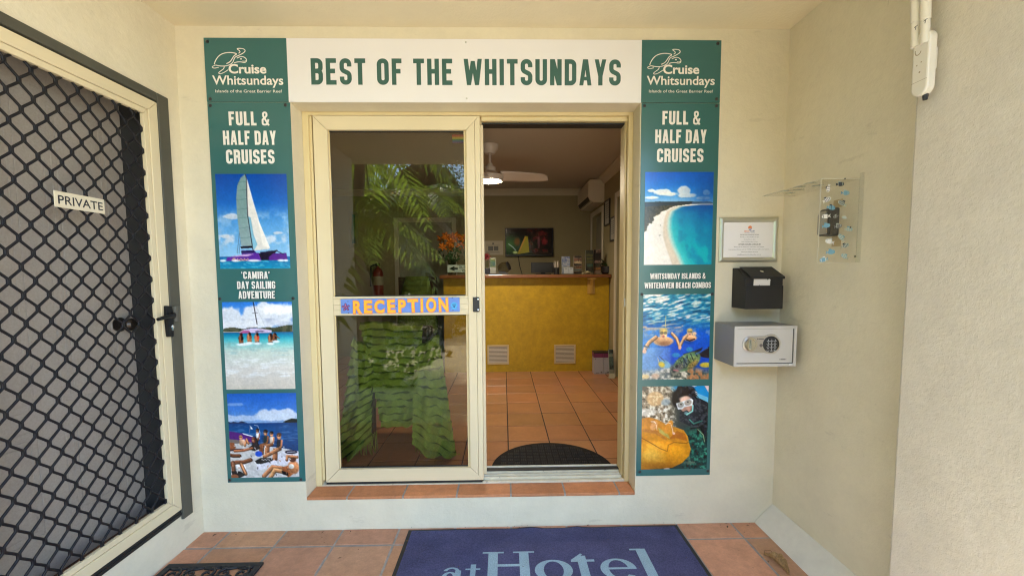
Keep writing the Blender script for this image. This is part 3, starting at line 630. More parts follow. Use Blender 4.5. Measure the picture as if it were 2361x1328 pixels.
    p.blend(k*np.clip((dk-.56)*5, 0, .14), (150, 92, 20)); p.blend(k*np.clip((.44-dk)*5, 0, .10), (250, 200, 96)); form(p, .28, .84, .42, .22, .5, .1, -.6)
    return p.finish(.07, 7)

def pic_screen():
    p = Pic(120, 70); p.grad([(0, (16, 10, 10)), (1, (12, 10, 10))])
    p.blend(np.clip(1-np.hypot((p.x-.08)/.35, (p.y-.6)/.55), 0, 1), (52, 84, 40)); p.blend(np.clip((p.noise(7, 5, 2)-.45)*3, 0, .7)*(p.x > .45)*(p.x < .9), (74, 22, 20))
    p.ell(.24, .5, .06, .14, (96, 56, 24), .8, .8); p.poly([(.41, .28), (.47, .3), (.5, .9), (.24, .97)], (112, 98, 20)); p.poly([(.41, .28), (.27, .86), (.3, .86), (.43, .34)], (140, 98, 36))
    p.line([(.06, .58), (.15, .7), (.21, .82)], .02, (140, 150, 140), .8); p.ell(.82, .5, .06, .12, (86, 20, 24), .9, .8); p.ell(.7, .5, .03, .2, (90, 50, 54), .7, .9)
    p.ell(.2, .9, .05, .05, (190, 200, 120), .7, .7); p.blend(np.clip((p.x-.88)*12, 0, 1), (8, 8, 10)); return p
def pic_flyer(seed, base, accents):
    p = Pic(30, 60); p.a[:] = base; r = np.random.default_rng(seed)
    for k in range(7):
        c = accents[r.integers(len(accents))]; y = k/7+.02; x0 = .06 if k % 2 else r.uniform(.05, .4); p.poly([(x0, y), (.94, y), (.94, y+.1), (x0, y+.11)], c, .85)
    p.blend(np.clip((p.noise(6, 12, seed)-.5)*4, 0, .5), accents[-1]); return p
# ------------------------------------------------------------------ materials
M = {}
M['wall'] = mat('cream_render', (.69, .63, .485), .8, vary=[(1.3, .05), (5, .04), (60, .02)], bump=[(5, .006), (22, .002), (130, .0008)], wear=[(17, .685, (.32, .28, .22), .5), (3.2, .63, (.42, .37, .28), .28, (1, 1, 3.5)), (2.4, .68, (.25, .22, .18), .4, (14, 14, 2)), (70, .735, (.12, .10, .08), .7)])
M['wall_rough'] = mat('stucco_render', (.63, .58, .49), .85, vary=[(1.7, .06), (9, .04), (40, .03)], bump=[(7, .006), (85, .0015), (230, .0009)], wear=(12, .70, (.36, .32, .26), .35))
M['ceil'] = mat('ceiling_paint', (.76, .68, .50), .85, vary=[(1.2, .04), (8, .02)], bump=[(70, .002), (14, .002)])
M['skirt'] = mat('skirting_paint', (.64, .61, .54), .7, vary=[(3, .05), (20, .04)], bump=[(18, .004)], wear=(11, .70, (.30, .29, .27), .35))
M['alu'] = mat('cream_aluminium', (.70, .60, .40), .38, vary=[(2, .03)], bump=[(40, .0002)], wear=(30, .74, (.3, .26, .2), .35))
M['alu2'] = mat('primrose_aluminium', (.68, .56, .31), .4, vary=[(2, .04)], wear=(26, .72, (.22, .16, .07), .5))
M['track'] = mat('worn_track', (.62, .57, .44), .45, vary=[(14, .12)], wear=(20, .62, (.14, .12, .1), .6))
M['gap'] = mat('black_rubber', (.012, .012, .012), .6)
M['black'] = mat('black_plastic', (.018, .018, .02), .4)
M['olive'] = mat('dark_olive_paint', (.075, .072, .055), .55, vary=[(4, .1)], bump=[(60, .0006)])
M['mesh'] = mat('black_powder_coat', (.006, .0055, .008), .5, spec=.35)
M['doorpaint'] = mat('taupe_door_paint', (.39, .345, .30), .6, vary=[(5, .08), (120, .1)], bump=[(160, .0006)])
M['teal'] = mat('teal_print', s8(54, 104, 104), .22, vary=[(.9, .06)], spec=.55)
M['white'] = mat('white_print', (.78, .77, .80), .35, vary=[(2, .015)])
M['tealink'] = mat('teal_ink', s8(56, 96, 90), .35)
M['whiteink'] = mat('white_ink', (.80, .78, .75), .35)
M['shadowink'] = mat('dark_ink', (.02, .04, .05), .35)
M['photo'] = mat('glossy_photo', attr='Col', rough=.2, spec=.55)
M['matte_print'] = mat('matte_print', attr='Col', rough=.5)
M['steel'] = mat('brushed_steel', (.62, .62, .6), .3, 1.0)
M['chrome'] = mat('chrome', (.8, .8, .8), .12, 1.0)
M['grout'] = mat('grey_grout', (.31, .285, .26), .9, vary=[(30, .2)], bump=[(120, .002)])
M['grout_in'] = mat('dark_grout', (.05, .035, .028), .9)
M['tile'] = mat('terracotta_tile', attr='Col', rough=.62, vary=[(5, .15), (26, .12), (110, .08)], bump=[(14, .002), (180, .0006)], wear=[(9, .66, (.2, .1, .06), .4), (40, .70, (.12, .09, .07), .5)])
M['tile_in'] = mat('sealed_terracotta_tile', attr='Col', rough=.32, vary=[(6, .12), (30, .06)], bump=[(10, .0012)])
M['timber'] = mat('varnished_timber', (.23, .085, .032), .3, vary=[(6, .2)], stretch=(1, 1, 14), coat=.3)
M['paper'] = mat('paper', (.80, .78, .80), .6)
M['ink'] = mat('black_ink', (.02, .02, .025), .5)
M['glass'] = glass('tinted_glass', (.72, .72, .66), (.95, .95, .93), 0, .042)
M['acrylic'] = glass('clear_acrylic', (.975, .97, .95), (.9, .9, .9), .02, .035)

# ------------------------------------------------------------------ setting: ground and floors
def tiles(name, xs, ys, z, gap, seed, matl, groutm, col, drop, x0, x1, y0, y1, kind='structure', thick=.03, spread=.10):
    mb = MB(); mb.c = []; rg = np.random.default_rng(seed)
    mb.box(x0, x1, y0, y1, z-thick, z-drop, 1); mb.c += [(.3, .28, .26, 1)]*8
    for a in range(len(xs)-1):
        for b in range(len(ys)-1):
            l_, r_, f_, k_ = max(xs[a]+gap/2, x0), min(xs[a+1]-gap/2, x1), max(ys[b]+gap/2, y0), min(ys[b+1]-gap/2, y1)
            if r_-l_ < .01 or k_-f_ < .01: continue
            c = np.array(col)*(1+rg.normal(0, spread))*(1+rg.normal(0, .03, 3)); zz = z+rg.normal(0, .0006); e = .0035; i = len(mb.v)
            for q, h in ((0, -drop), (0, -.003), (e, 0)):
                mb.v += [(l_+q, f_+q, zz+h), (r_-q, f_+q, zz+h), (r_-q, k_-q, zz+h), (l_+q, k_-q, zz+h)]
            mb.c += [(*np.clip(c, 0, 1), 1)]*12
            for lv in (0, 4):
                for q in range(4):
                    w_ = (q+1) % 4; mb.f.append((i+lv+q, i+lv+w_, i+lv+4+w_, i+lv+4+q)); mb.m.append(0)
            mb.f.append((i+8, i+9, i+10, i+11)); mb.m.append(0)
    return obj(name, mb, [matl, groutm], kind=kind)
XL, XR, ZC, ZS = -1.697, 1.5404, 2.7305, .1925
TERRA = (.50, .25, .152)
tiles('porch_floor', [-1.5526+.3169*k for k in range(-2, 15)], [-.1406-.3169*k for k in range(4, -1, -1)]+[.02], 0, .011, 3, M['tile'], M['grout'], TERRA, .003, XL-.2, XR+.2, -1.41, 0.0)
tiles('room_floor', [-.2812+.305*k for k in range(-10, 8)], [.255]+[.41+.305*k for k in range(0, 13)], .205, .007, 5, M['tile_in'], M['grout_in'], (.42, .19, .085), .003, -2.9, 1.4, .25, 4.0, spread=.06)
g = MB(); g.grid(lambda u, v: (-200+400*u, -1.41-200*v, -.012), 40, 40)
M['paving'] = mat('concrete_paving', (.50, .42, .29), .85, vary=[(.6, .12), (5, .1)], bump=[(30, .003)])
obj('ground', g, M['paving'], kind='structure')

# ------------------------------------------------------------------ walls and ceilings
O1, O2 = -1.1174, .7414                              # the door opening
OT = 2.3455
wb = MB(); T_ = .255
wb.box(-3.1, O1, 0, T_, -.02, 2.9); wb.box(O2, 1.75, 0, T_, -.02, 2.9); wb.box(O1, O2, 0, T_, OT, 2.9); wb.box(O1, O2, .0, T_, -.02, ZS-.018)
fw_ = obj('front_wall', wb, M['wall'], label='cream rendered wall facing the porch, with the sliding door and posters on it', cat='wall')
# a row of terracotta tiles on the door sill
xs = [W(u, 1146-.0173*(u-710))[0] for u in (710, 800, 929, 1053, 1178, 1303, 1428, 1463)]; xs[0] = O1+.001; xs[-1] = O2-.001
sb = MB(); sb.c = []; rg = np.random.default_rng(4)
sb.box(O1+.002, O2-.002, .002, .2, ZS-.017, ZS-.003, 1); sb.c += [(.3, .28, .26, 1)]*8
for a in range(7):
    i = len(sb.v); sb.box(xs[a]+(.005 if a else .001), xs[a+1]-(.005 if a < 6 else .001), -.004, .125, ZS-.0165, ZS, 0)
    c = np.array((.50, .20, .085))*(1+rg.normal(0, .08)); sb.c += [(*c, 1)]*8
obj('tiled_sill', sb, [M['tile'], M['grout']], fw_, bevel=.0025)

lw = MB(); DY0, DY1, DZ0, DZ1 = -.110, -1.04, .185, 2.325     # the doorway in the side wall
lw.box(XL-.25, XL, DY0, 0, -.02, 2.9); lw.box(XL-.25, XL, DY1, DY0, DZ1, 2.9); lw.box(XL-.25, XL, DY1, DY0, -.02, DZ0); lw.box(XL-.25, XL, -2.2, DY1, -.02, 2.9)
obj('side_wall', lw, M['wall'], label='cream rendered side wall with the dark framed security door', cat='wall')
PX, PY = 1.40, -.85
rw = MB(); rw.box(XR, XR+.3, PY-.05, 0, -.02, 2.9)
rwo = obj('side_wall', rw, M['wall'], label='plain cream side wall carrying the clear fish decorated shield', cat='wall')
sk = MB(); sk.prism([(1.4354, 0.0005), (XR-.0005, .0005), (XR-.0005, .1115)], Fr((0, 0, 0), (1, 0, 0), (0, 0, 1)), .0005, -PY, 0)
obj('skirting', sk, M['skirt'], rwo, bevel=.004, label='sloping cement skirting along the wall foot')
pr_ = MB(); pr_.box(PX, XR+.35, -1.75, PY, -.02, 2.9)
obj('wall_pier', pr_, M['wall_rough'], bevel=.012, label='thick rough stucco wall pier at the porch edge, below the white aerial unit', cat='wall')
ce = MB(); ce.box(XL-.25, XR+.35, -2.42, -.0005, ZC, ZC+.2)
obj('porch_ceiling', ce, M['ceil'], label='cream plastered porch ceiling above the signs', cat='ceiling')

# reception room behind the door
RX, RL, RY, RZ = 1.33, -2.95, 4.0, 2.69
M['room'] = mat('olive_room_paint', (.33, .285, .16), .7, vary=[(2, .05)], bump=[(60, .0008)])
M['roomceil'] = mat('room_ceiling_paint', (.48, .425, .35), .8, bump=[(60, .0008)])
M['cornice'] = mat('cornice_paint', (.60, .54, .42), .6)
r1 = MB(); r1.box(RL-.1, RX+.35, RY, RY+.12, .15, 2.9)
obj('room_wall', r1, M['room'], label='olive painted back wall of the reception room, behind the television', cat='wall')
D1 = (S(1395, 483, RX)[1], S(1364, 490, RX)[1], 2.33)              # a doorway behind the counter
D2 = (S(1434, 447, RX)[1]-.55, S(1421, 451, RX)[1], 2.31)          # and one nearer the front
r2 = MB(); y0d, y1d = 3.30, 3.93
r2.box(RX, RX+.1, T_, 1.95, .15, 2.9); r2.box(RX, RX+.1, 1.95, D2[1]-.06, D2[2], 2.9); r2.box(RX, RX+.1, D2[1]-.06, y0d, .15, 2.9); r2.box(RX, RX+.1, y0d, y1d, D1[2]-.06, 2.9); r2.box(RX, RX+.1, y1d, RY, .15, 2.9)
rr = obj('room_wall', r2, M['room'], label='olive side wall of the reception room, with doorways and two framed pictures', cat='wall')
M['trim'] = mat('cream_gloss_trim', (.62, .57, .46), .4)
for y0, y1, zt in ((y0d, y1d, D1[2]-.06), (1.95, D2[1]-.06, D2[2])):
    a = MB(); a.box(RX-.018, RX-.001, y0-.065, y0, .2, zt+.065); a.box(RX-.018, RX-.001, y1, y1+.065, .2, zt+.065); a.box(RX-.018, RX-.001, y0, y1, zt, zt+.065)
    obj('door_architrave', a, M['trim'], rr, bevel=.003)
M['dimdoor'] = mat('pale_door_paint', (.34, .33, .27), .5)
d_ = MB(); d_.box(RX+.06, RX+.1-.002, y0d, y1d, .2, D1[2]-.062); d_.box(RX+.06, RX+.098, 1.95, D2[1]-.062, .2, D2[2]); obj('door', d_, M['dimdoor'], rr)
r3 = MB(); r3.box(RL-.1, RL, T_, RY, .15, 2.9)
obj('room_wall', r3, M['room'], label='olive end wall of the reception room, seen dimly through the door glass', cat='wall')
r4 = MB(); r4.box(RL-.1, RX+.35, T_, RY+.12, RZ, RZ+.2)
rc = obj('room_ceiling', r4, M['roomceil'], label='plain room ceiling carrying the white fan', cat='ceiling')
prof = [(0, 0), (.0, -.085), (.012, -.085), (.02, -.07), (.05, -.03), (.075, -.018), (.085, -.012), (.085, 0)]
c = MB(); c.prism([(x, z) for x, z in prof], Fr((0, RY-.0005, RZ-.0005), (0, -1, 0), (0, 0, 1)), -RX, -RL)
obj('cornice', c, M['cornice'], rc, recalc=True)
c = MB(); c.prism([(x, z) for x, z in prof], Fr((RX-.0005, 0, RZ-.0005), (-1, 0, 0), (0, 0, 1)), T_, RY-.09)
obj('cornice', c, M['cornice'], rc, recalc=True)
# ------------------------------------------------------------------ signs on the wall
def plate(fr, pts, n0, n1): mb = MB(); mb.prism(pts, fr, n0, n1); return mb
def rect(x0, x1, y0, y1): return [(x0, y0), (x1, y0), (x1, y1), (x0, y1)]
def cap_screw(parent, u, v, n, r=.0085, m='black'):
    q = W(u, v, -n); mb = MB()
    mb.lathe([(r, 0), (r, .002), (r*.7, .0042), (r*.3, .0048), (r*.28, .0035), (0, .0035)], (q[0], -n, q[2]), (0, -1, 0), 14)
    return obj('screw_cap', mb, M[m], parent, smooth='auto')
def px_text(mb, body, x0, x1, yt, yb, n, m=0, kind='sign', **k):
    a = W(x0, yb, -n); b = W(x1, yb, -n); t = W((x0+x1)/2, yt, -n); z = (a[2]+b[2])/2
    (put_sign if kind == 'sign' else put_text)(mb, BACK, body, a[0], b[0], z, t[2]-z, n, m, **k)

HL, HR, HB, HT = -1.5475, 1.1673, 2.3465, 2.668
XA, XB = W(663, 165, -.006)[0], W(1479, 165, -.006)[0]
hs = thing('header_sign', (0, 0, HB), 'wide white and teal sign board with green capitals above the sliding door', 'sign')
obj('board', plate(BACK, rect(XA, XB, HB, HT), .0005, .006), M['white'], hs)
obj('end_panel', plate(BACK, rect(HL, XA, HB, HT), .0005, .006), M['teal'], hs)
obj('end_panel', plate(BACK, rect(XB, HR, HB, HT), .0005, .006), M['teal'], hs)
mb = MB(); px_text(mb, 'BEST OF THE WHITSUNDAYS', 718, 1431, 136.5, 197, .0066, w=.47, s=.175, gap=.12, sp=.33)
obj('lettering', mb, M['tealink'], hs)
def emblem(dx, dz):
    L0 = 480., 90.; k = 8.855
    def P(x, y): q = W(L0[0]+x/k, L0[1]+y/k, -.0066); return (q[0]+dx, q[2]+dz)
    mb = MB()
    for body, x0, x1, yb, yt, bold in (('Cruise', 420, 1190, 704, 515, .028), ('Whitsundays', 88, 1535, 936, 745, .016), ('Islands of the Great Barrier Reef', 148, 1510, 1098, 1038, .004)):
        a, b, t = P(x0, yb), P(x1, yb), P(x0, yt); put_text(mb, BACK, body, a[0], b[0], (a[1]+b[1])/2, t[1]-a[1], .0066, bold=bold)
    obj('lettering', mb, M['whiteink'], hs)
    mb = MB()
    strokes = [([(125, 525), (135, 480), (175, 400), (240, 330), (330, 292), (430, 280), (530, 290), (592, 312), (530, 345), (495, 400), (465, 450), (430, 485), (370, 512)], 17),
               ([(620, 300), (655, 275), (640, 245), (592, 215), (592, 200), (640, 198), (720, 205), (755, 235), (752, 265), (700, 305), (620, 345), (555, 370), (530, 410), (515, 460), (490, 500), (430, 540), (350, 560), (250, 560), (150, 540)], 15),
               ([(585, 400), (640, 372), (700, 365), (750, 385), (785, 425), (780, 470), (745, 490), (660, 472), (590, 476), (530, 495)], 15), ([(700, 455), (740, 463), (772, 450)], 9),
               ([(150, 542), (115, 555), (80, 572), (92, 595), (130, 605), (215, 585)], 13), ([(330, 570), (320, 615), (270, 650), (217, 690), (217, 712), (260, 718), (330, 690), (410, 635)], 14),
               ([(655, 415), (690, 415)], 22)]
    for j, (pts, w_) in enumerate(strokes):
        # smooth the traced line
        q = np.array(pts, float)
        for _ in range(2):
            if len(q) > 3: q = np.concatenate([[q[0]], np.stack([.75*q[:-1]+.25*q[1:], .25*q[:-1]+.75*q[1:]], 1).reshape(-1, 2)[1:-1], [q[-1]]])
        vs2, fs = ribbon([P(*c) for c in q], w_/k*.00236)
        mb.flat(BACK, vs2, fs, .0066+j*.0001)
    obj('turtle_emblem', mb, M['whiteink'], hs)
emblem(0, 0)
ra, la = W(1491, 196.2, -.0066), W(480+88/8.855, 90+936/8.855, -.0066); emblem(ra[0]-la[0], ra[2]-la[2])
for u, v in ((478, 97), (485, 229), (1655, 101), (1652, 229)): cap_screw(hs, u, v, .006)
for u, v in ((1074, 98), (1076, 228)): cap_screw(hs, u, v, .006, .0045, 'steel')

def poster(name, x0, x1, z0, z1, label, texts, pics, screws):
    t = thing(name, ((x0+x1)/2, 0, z0), label, 'poster')
    obj('board', plate(BACK, rect(x0, x1, z0, z1), .0005, .0055), M['teal'], t)
    mb = MB(); sh = MB(); any_sh = False
    for body, a, b, yt, yb, shadow, kw in texts:
        px_text(mb, body, a, b, yt, yb, .0062, **kw)
        if shadow: px_text(sh, body, a+1.6, b+1.6, yt+1.6, yb+1.6, .0058, **kw); any_sh = True
    obj('lettering', mb, M['whiteink'], t)
    if any_sh: obj('lettering_shadow', sh, M['shadowink'], t)
    for nm, fn, (l_, t_, r_, b_) in pics:
        a, b = W(l_, (t_+b_)/2, -.006), W(r_, (t_+b_)/2, -.006); top, bot = W((l_+r_)/2, t_, -.006)[2], W((l_+r_)/2, b_, -.006)[2]
        obj(nm, print_mb(fn(), BACK, a[0], b[0], bot, top, .0064), M['photo'], t)
    for u, v in screws: cap_screw(t, u, v, .0055)
big = dict(w=.47, s=.185, gap=.095, sp=.26); small = dict(w=.45, s=.175, gap=.08, sp=.24)
poster('poster_panel', -1.5465, W(668, 240, -.006)[0], .2875, HB-.003, 'tall teal poster on the wall beside the security door, yacht picture on top',
    [('FULL &', 528, 620, 258, 290, 0, big), ('HALF DAY', 515, 637, 302, 334.5, 0, big), ('CRUISES', 522, 633.5, 345.5, 378, 0, big),
     ('\u2018CAMIRA\u2019', 557, 622, 626, 643, 1, small), ('DAY SAILING', 547, 635, 648.5, 666, 1, small), ('ADVENTURE', 550, 634.5, 671, 688.5, 1, small)],
    [('yacht_photo', pic_yacht, (502, 401.5, 665, 619.5)), ('beach_photo', pic_beach, (517, 696, 677, 897)), ('deck_photo', pic_deck, (528.5, 906.5, 686.5, 1100))],
    [(485, 244), (658, 243), (507, 689), (676, 688), (530, 1106), (694, 1105)])
poster('poster_panel', W(1473.5, 660, -.006)[0], 1.1676, .2885, HB-.003, 'tall teal poster on the wall beside the notice frame, aerial beach picture on top',
    [('FULL &', 1527, 1613, 256.5, 288, 0, big), ('HALF DAY', 1510.5, 1628.5, 299.5, 331, 0, big), ('CRUISES', 1514.5, 1621.5, 343, 374.5, 0, big),
     ('WHITSUNDAY ISLANDS &', 1499, 1626, 630, 643, 1, small), ('WHITEHAVEN BEACH COMBOS', 1486, 1639, 651, 664.5, 1, small)],
    [('bay_photo', pic_bay, (1486, 397, 1643, 610.5)), ('reef_photo', pic_reef, (1482, 678.5, 1636, 874.5)), ('diver_photo', pic_diver, (1479.5, 890, 1631.5, 1080.5))],
    [(1486, 245), (1652, 245), (1480, 679), (1642, 678), (1475, 1087), (1632, 1085)])

# ------------------------------------------------------------------ sliding door
sd = thing('sliding_door', (-.19, .12, ZS), 'cream framed glass sliding door standing half open in the front wall', 'door')
YF = .118
def bxs(name, boxes, m, parent=sd, bevel=.0012, label=None):
    mb = MB()
    for b in boxes: mb.box(*b)
    return obj(name, mb, M[m], parent, bevel=bevel, label=label)
fl, frr = O1+.001, O2-.001
xf = W(1450, 280, YF)[0]; x1r, x2r, x3r = W(1444.5, 280, .15)[0], W(1440, 280, .18)[0], W(1437, 280, .21)[0]
zt0 = W(1100, 266, YF)[2]; ft = OT-.001
bxs('door_frame', [(fl, -1.083, YF, .245, ZS, ft), (xf, frr, YF, .245, ZS, ft), (-1.083, xf, YF, .245, zt0, ft),
    (-1.083, -1.070, .132, .245, ZS+.03, zt0), (-.12, xf, .142, .245, zt0-.022, zt0), (-1.083, -.12, .165, .245, zt0-.03, zt0),
    (xf-.010, xf, .160, .245, ZS+.02, zt0-.022), (x1r-.004, x1r, .148, .245, ZS+.022, zt0-.022), (x2r-.003, x2r+.006, .175, .245, ZS+.024, zt0-.03), (x3r-.004, x3r+.003, .205, .245, ZS+.026, zt0-.03)], 'alu2')
bxs('track', [(-.135, xf, YF+.001, .132, ZS, ZS+.013), (-1.083, -.135, YF+.001, .128, ZS, ZS+.006), (-1.083, xf, .132, .245, ZS, ZS+.008), (-.135, x1r-.006, .148, .153, ZS+.008, ZS+.026), (-.135, x2r-.004, .170, .176, ZS+.008, ZS+.030), (-.135, x3r-.006, .196, .206, ZS+.008, ZS+.036), (-.135, x3r-.006, .240, .246, ZS+.008, ZS+.050)], 'track', bevel=.001)
bxs('seal', [(-1.061, -.13, .1285, .15, ZS+.006, ZS+.021), (-1.070, -1.0595, .150, .17, ZS+.06, zt0-.06), (-.115, x2r-.004, .2, .236, ZS+.036, ZS+.041), (-.12, x3r-.004, .165, .235, zt0-.033, zt0-.026)], 'gap', bevel=0)
lx0, lx1, lz0, lz1, sw = -1.0595, -.1285, ZS+.0215, zt0-.002, .0785
LF, LB = .1225, .160
DF = backplane(LF)
def mitre(name, pts, m='alu', dn=LB-LF):
    mb = MB(); mb.prism(pts, DF, -dn, 0); return obj(name, mb, M[m], sd, bevel=.0012)
e = .0007
mitre('stile', [(lx0, lz0), (lx0+sw-e*2, lz0+sw), (lx0+sw-e*2, lz1-sw), (lx0, lz1)])
mitre('stile', [(lx1, lz0), (lx1, lz1), (lx1-sw*.36, lz1-sw*.36), (lx1-sw*.36, lz0+sw*.36)])
mitre('stile', [(lx1-sw*.38, lz0+sw*.38), (lx1-sw*.38, lz1-sw*.38), (lx1-sw+e*2, lz1-sw), (lx1-sw+e*2, lz0+sw)], dn=LB-LF-.002)
mitre('top_rail', [(lx0+2*e, lz1), (lx0+sw, lz1-sw+e*2), (lx1-sw, lz1-sw+e*2), (lx1-2*e, lz1)][::-1])
mitre('bottom_rail', [(lx0+2*e, lz0), (lx1-2*e, lz0), (lx1-sw, lz0+sw-e*2), (lx0+sw, lz0+sw-e*2)])
mz0, mz1 = 1.204, 1.313
mb = MB()
for a, b, q in ((mz0, mz0+.03, 0), (mz0+.0305, mz0+.062, .001), (mz0+.0625, mz1-.012, 0), (mz1-.0115, mz1, .0015)): mb.box(lx0+sw-.001, lx1-sw+.001, LF+.001+q, LB, a, b)
obj('mid_rail', mb, M['alu'], sd, bevel=.0015)
gx0, gx1 = lx0+sw-.004, lx1-sw+.004
for a, b in ((mz1-.004, lz1-sw+.004), (lz0+sw-.004, mz0+.004)):
    mb = MB(); mb.box(gx0, gx1, .147, .152, a, b); obj('glass_pane', mb, M['glass'], sd)
    mb = MB(); mb.box(gx1-.018, gx1-.003, .139, .1468, a, b); mb.box(gx0+.003, gx0+.008, .139, .1468, a, b); obj('glazing_bead', mb, M['alu2'], sd)
    mb = MB(); mb.box(gx0+.008, gx1-.018, .140, .1468, a+.003, a+.010); mb.box(gx0+.008, gx1-.018, .140, .1468, b-.008, b-.003); obj('glazing_gasket', mb, M['gap'], sd)
bxs('inner_stile', [(-.128, -.1125, .178, .205, ZS+.03, zt0-.03), (-.19, -.128, .170, .20, ZS+.03, zt0-.03)], 'alu')
a, b = W(1091, 719, LF), W(1105.5, 685, LF)
mb = MB(); mb.box(a[0], b[0], LF-.010, LF-.0005, a[2], b[2]); lk = obj('lock_plate', mb, M['black'], sd, bevel=.003)
for z in (a[2]+.012, b[2]-.012):
    mb = MB(); mb.lathe([(.0042, 0), (.0042, .0012), (.0015, .0018), (0, .001)], (b[0]-.009, LF-.010, z), (0, -1, 0), 12); obj('screw', mb, M['chrome'], lk)
mb = MB(); q = W(1440, 696, .16); mb.box(q[0]-.008, q[0]+.004, .1445, .175, q[2]-.028, q[2]+.022); obj('lock_keeper', mb, M['steel'], sd, bevel=.002)

# RECEPTION board on the middle rail
ang = -.0085; c0 = W(923.5, 704.5, LF); RF = Fr((c0[0], LF, c0[2]), (math.cos(ang)*1, 0, -math.sin(ang)*1), (math.sin(ang), 0, math.cos(ang)))
kk = .00237*1.0525/6.746; q0, q1 = W(787, 705, LF)[0]-c0[0], W(1060, 703, LF)[0]-c0[0]
kk = (q1-q0)/(1960-113)
def RP(x, y): return ((x-1036)*kk, (242-y)*kk)
rs = thing('reception_sign', (c0[0], LF, c0[2]), 'blue hand painted board with yellow letters, starfish and shell on the door rail', 'sign')
M['bluepaint'] = mat('sky_blue_paint', s8(104, 140, 214), .5, vary=[(8, .05)])
M['yellowpaint'] = mat('yellow_paint', s8(250, 184, 50), .5, vary=[(40, .08)])
M['orangepaint'] = mat('peach_paint', s8(240, 140, 84), .5)
mb = MB(); mb.box(q0, q1, -.0405, .0425, .0005, .009, 0, RF); obj('board', mb, M['bluepaint'], rs, bevel=.0015)
m1, m2, m3 = MB(), MB(), MB()
for ch, x0, x1, yt, yb, tl in (('R', 303, 450, 152, 350, -.02), ('E', 473, 606, 148, 346, -.02), ('C', 634, 795, 150, 342, 0), ('E', 835, 964, 140, 344, .02), ('P', 1005, 1128, 142, 344, .01), ('T', 1152, 1322, 138, 340, .03), ('I', 1352, 1396, 134, 340, -.01), ('O', 1438, 1602, 132, 338, 0), ('N', 1634, 1790, 130, 336, .02)):
    a, b = RP(x0, yb), RP(x1, yt); cxm, czm = (a[0]+b[0])/2, (a[1]+b[1])/2
    F2 = Fr(RF(cxm, czm), tuple(math.cos(tl)*RF.r+math.sin(tl)*RF.u), tuple(-math.sin(tl)*RF.r+math.cos(tl)*RF.u)); hw, hh = (b[0]-a[0])/2, (b[1]-a[1])/2
    for mbx, bo, n, gx in ((m1, .062, .0115, 0), (m2, .024, .0126, .0022)):
        for lay in ((.0092, .0098, .0104, .011, n) if mbx is m1 else (n,)):
            put_text(mbx, F2, ch, -hw+gx, hw-gx, -hh+gx*.8, 2*hh-gx*1.6, lay, bold=bo)
    for dxx, dzz in ((-.72, -.6), (-.72, 0), (-.72, .62), (0.1, .66)):
        if ch in 'REP' or dxx > -1: m2.lathe([(.0011, 0), (0, .0006)], F2(dxx*hw*(.0 if ch in 'TI' else 1), dzz*hh, .0128), (0, -1, 0), 6, 1)
obj('letter_outline', m1, M['orangepaint'], rs); obj('lettering', m2, [M['yellowpaint'], M['ink']], rs)
M['purple'] = mat('purple_paint', s8(96, 50, 110), .5); M['pinkdot'] = mat('pink_paint', s8(226, 140, 170), .5)
mb = MB(); cxs, czs = RP(196, 252); pts = []
for k in range(20):
    an = math.pi/2+.1+2*math.pi*k/20; rr_ = {0: .0245, 1: .020, 2: .0085, 3: .020}[k % 4]; pts.append((cxs+rr_*math.cos(an), czs+rr_*math.sin(an)))
mb.prism(pts, RF, .009, .013)
for arm in range(5):
    for j in (.006, .012, .018):
        an = math.pi/2+.1+2*math.pi*arm/5; mb.lathe([(.0021, 0), (0, .0012)], RF(cxs+j*math.cos(an), czs+j*math.sin(an), .013), tuple(RF.n), 6, 1)
obj('starfish', mb, [M['purple'], M['pinkdot']], rs)
M['shell'] = mat('turquoise_paint', s8(80, 176, 230), .5); M['navy'] = mat('navy_paint', s8(24, 60, 120), .5)
mb = MB(); cxs, czs = RP(1878, 262); pts = [(cxs-.006, czs-.012), (cxs+.006, czs-.012)]+[(cxs+.0195*math.cos(t), czs+.004+.019*math.sin(t)) for t in np.linspace(-.35, math.pi+.35, 16)]
mb.prism(pts, RF, .009, .012); mb.prism([(cxs-.017, czs-.012), (cxs+.017, czs-.012), (cxs+.019, czs-.018), (cxs-.019, czs-.018)][::-1], RF, .009, .0125)
for k in range(5):
    t = math.pi/2+(k-2)*.42; vs2, fs = ribbon([(cxs+.003*math.cos(t), czs-.008), (cxs+.016*math.cos(t), czs+.004+.014*math.sin(t))], .0018); mb.flat(RF, vs2, fs, .0123, 1)
obj('shell', mb, [M['shell'], M['navy']], rs, recalc=True)
for x, y in ((230, 163), (233, 340), (1853, 130), (1858, 325), (978, 248)):
    p_ = RP(x, y); mb = MB(); mb.lathe([(.0026, 0), (.0026, .001), (0, .0014)], RF(*p_, .009), tuple(RF.n), 10); obj('screw', mb, M['black'], rs)

